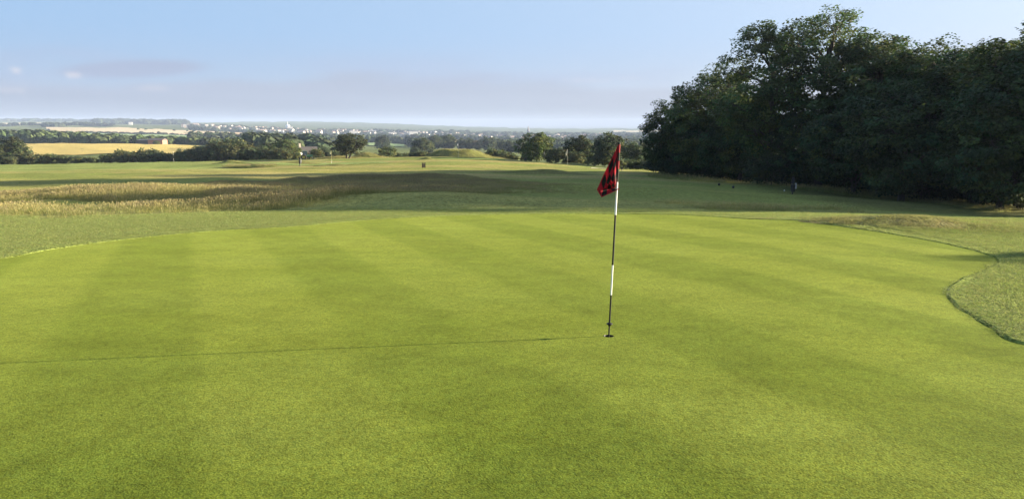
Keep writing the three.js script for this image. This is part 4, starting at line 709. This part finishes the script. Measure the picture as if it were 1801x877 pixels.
{ // cottage among the trees
  const p = spot(535, 236), t = thing('cottage', 'cottage with white gable and tall chimney among the hedge trees', 'cottage', { x: p.x, y: p.y - 1.6, z: p.z }, 0.5), slate = mat(0.07, 0.062, 0.06, 0.8), wh = mat(0.78, 0.75, 0.7);
  const g = new THREE.Shape([new THREE.Vector2(-2.6, 0), new THREE.Vector2(2.6, 0), new THREE.Vector2(2.6, 5.0), new THREE.Vector2(0, 7.6), new THREE.Vector2(-2.6, 5.0)]);
  mesh('wall', at(new THREE.ExtrudeGeometry(g, { depth: 8, bevelEnabled: false }), 4, -0.5, 0, 0, -Math.PI / 2, 0), wh, t);
  const rf = mesh('roof', join(box(8.4, 0.2, 4.1, 0, 5.95, 1.42, 0.785), box(8.4, 0.2, 4.1, 0, 5.95, -1.42, -0.785)), slate, t); mesh('chimney', join(box(0.5, 1.7, 0.5, -1.2, 7.6, 0), box(0.6, 0.12, 0.6, -1.2, 8.45, 0)), mat(0.5, 0.42, 0.36), rf);
  for (const z of [-1.1, 1.1]) { const w = mesh('window', box(0.08, 1.1, 0.9, 4.03, 3.6, z), mat(0.05, 0.06, 0.07, 0.15), t); mesh('sill', box(0.16, 0.08, 1.1, 4.08, 3.0, z), whitePaint, w); }
  mesh('door', box(0.08, 2, 0.95, 4.03, 0.6, 0), mat(0.06, 0.1, 0.08), t);
  bush(541, 195, 2.4, 'low bush in front of the cottage wall', undefined, S2); bush(519, 190, 2.3, 'low bush left of the parked tractor', undefined, S1);
  const b = spot(527, 206), s = thing('white_hut', 'small white hut roof peeking between bushes near the cottage', 'hut', { x: b.x, y: b.y - 0.6, z: b.z }, 0.4); mesh('wall', box(2.2, 3.0, 2.2, 0, 1.4, 0), wh, s); mesh('roof', cyl(0.05, 1.9, 1.1, 0, 3.4, 0, 4, 0, 0.785), wh, s);
}
{ // a blue car glimpsed behind the trunks
  const t = thing('parked_car', 'blue car parked beyond the wood, glimpsed between trunks', 'car', spot(1516, 84), 0.1), blue = mat(0.03, 0.07, 0.2, 0.25, { clearcoat: 1 }), tyre = mat(0.02, 0.02, 0.02), glass = mat(0.10, 0.12, 0.14, 0.05);
  const prof = new THREE.Shape(); prof.moveTo(-2.0, 0.35); prof.lineTo(-2.05, 0.75); prof.lineTo(-1.9, 0.95); prof.lineTo(-1.45, 1.0); prof.lineTo(-0.95, 1.45); prof.lineTo(0.45, 1.48); prof.lineTo(1.05, 1.02); prof.lineTo(1.85, 0.88); prof.lineTo(2.05, 0.65); prof.lineTo(2.0, 0.35); prof.closePath();
  mesh('body', at(new THREE.ExtrudeGeometry(prof, { depth: 1.5, bevelEnabled: true, bevelSize: 0.06, bevelThickness: 0.08, bevelSegments: 2 }), 0, 0, -0.75), blue, t);
  for (const z of [-0.85, 0.85]) { const s = new THREE.Shape([new THREE.Vector2(-1.2, 1.02), new THREE.Vector2(-0.88, 1.38), new THREE.Vector2(0.4, 1.4), new THREE.Vector2(0.85, 1.04)]); mesh('window', at(new THREE.ExtrudeGeometry(s, { depth: 0.02, bevelEnabled: false }), 0, 0, z - 0.01), glass, t); }
  for (const [x, z] of [[-1.25, 0.72], [1.25, 0.72], [-1.25, -0.72], [1.25, -0.72]]) { const w = mesh('wheel', at(new THREE.TorusGeometry(0.24, 0.1, 10, 22), x, 0.33, z * 1.12), tyre, t); mesh('rim', cyl(0.18, 0.18, 0.1, x, 0.33, z * 1.12, 16, Math.PI / 2), steel, w); }
  for (const z of [-0.55, 0.55]) mesh('headlight', box(0.08, 0.14, 0.3, 2.06, 0.72, z), mat(0.8, 0.8, 0.8, 0.1), t);
}
{ const p = spot(1380, 55.5), b = mesh(numbered('golf_ball'), new THREE.SphereGeometry(0.0214 * 2.2, 16, 12), whitePaint); b.position.set(p.x, p.y + 0.06, p.z); tag(b, 'white tee marker ball left of the dark ball washer', 'tee marker'); b.name = 'white_tee_marker'; scene.add(b); }
renderer.render(scene, camera);
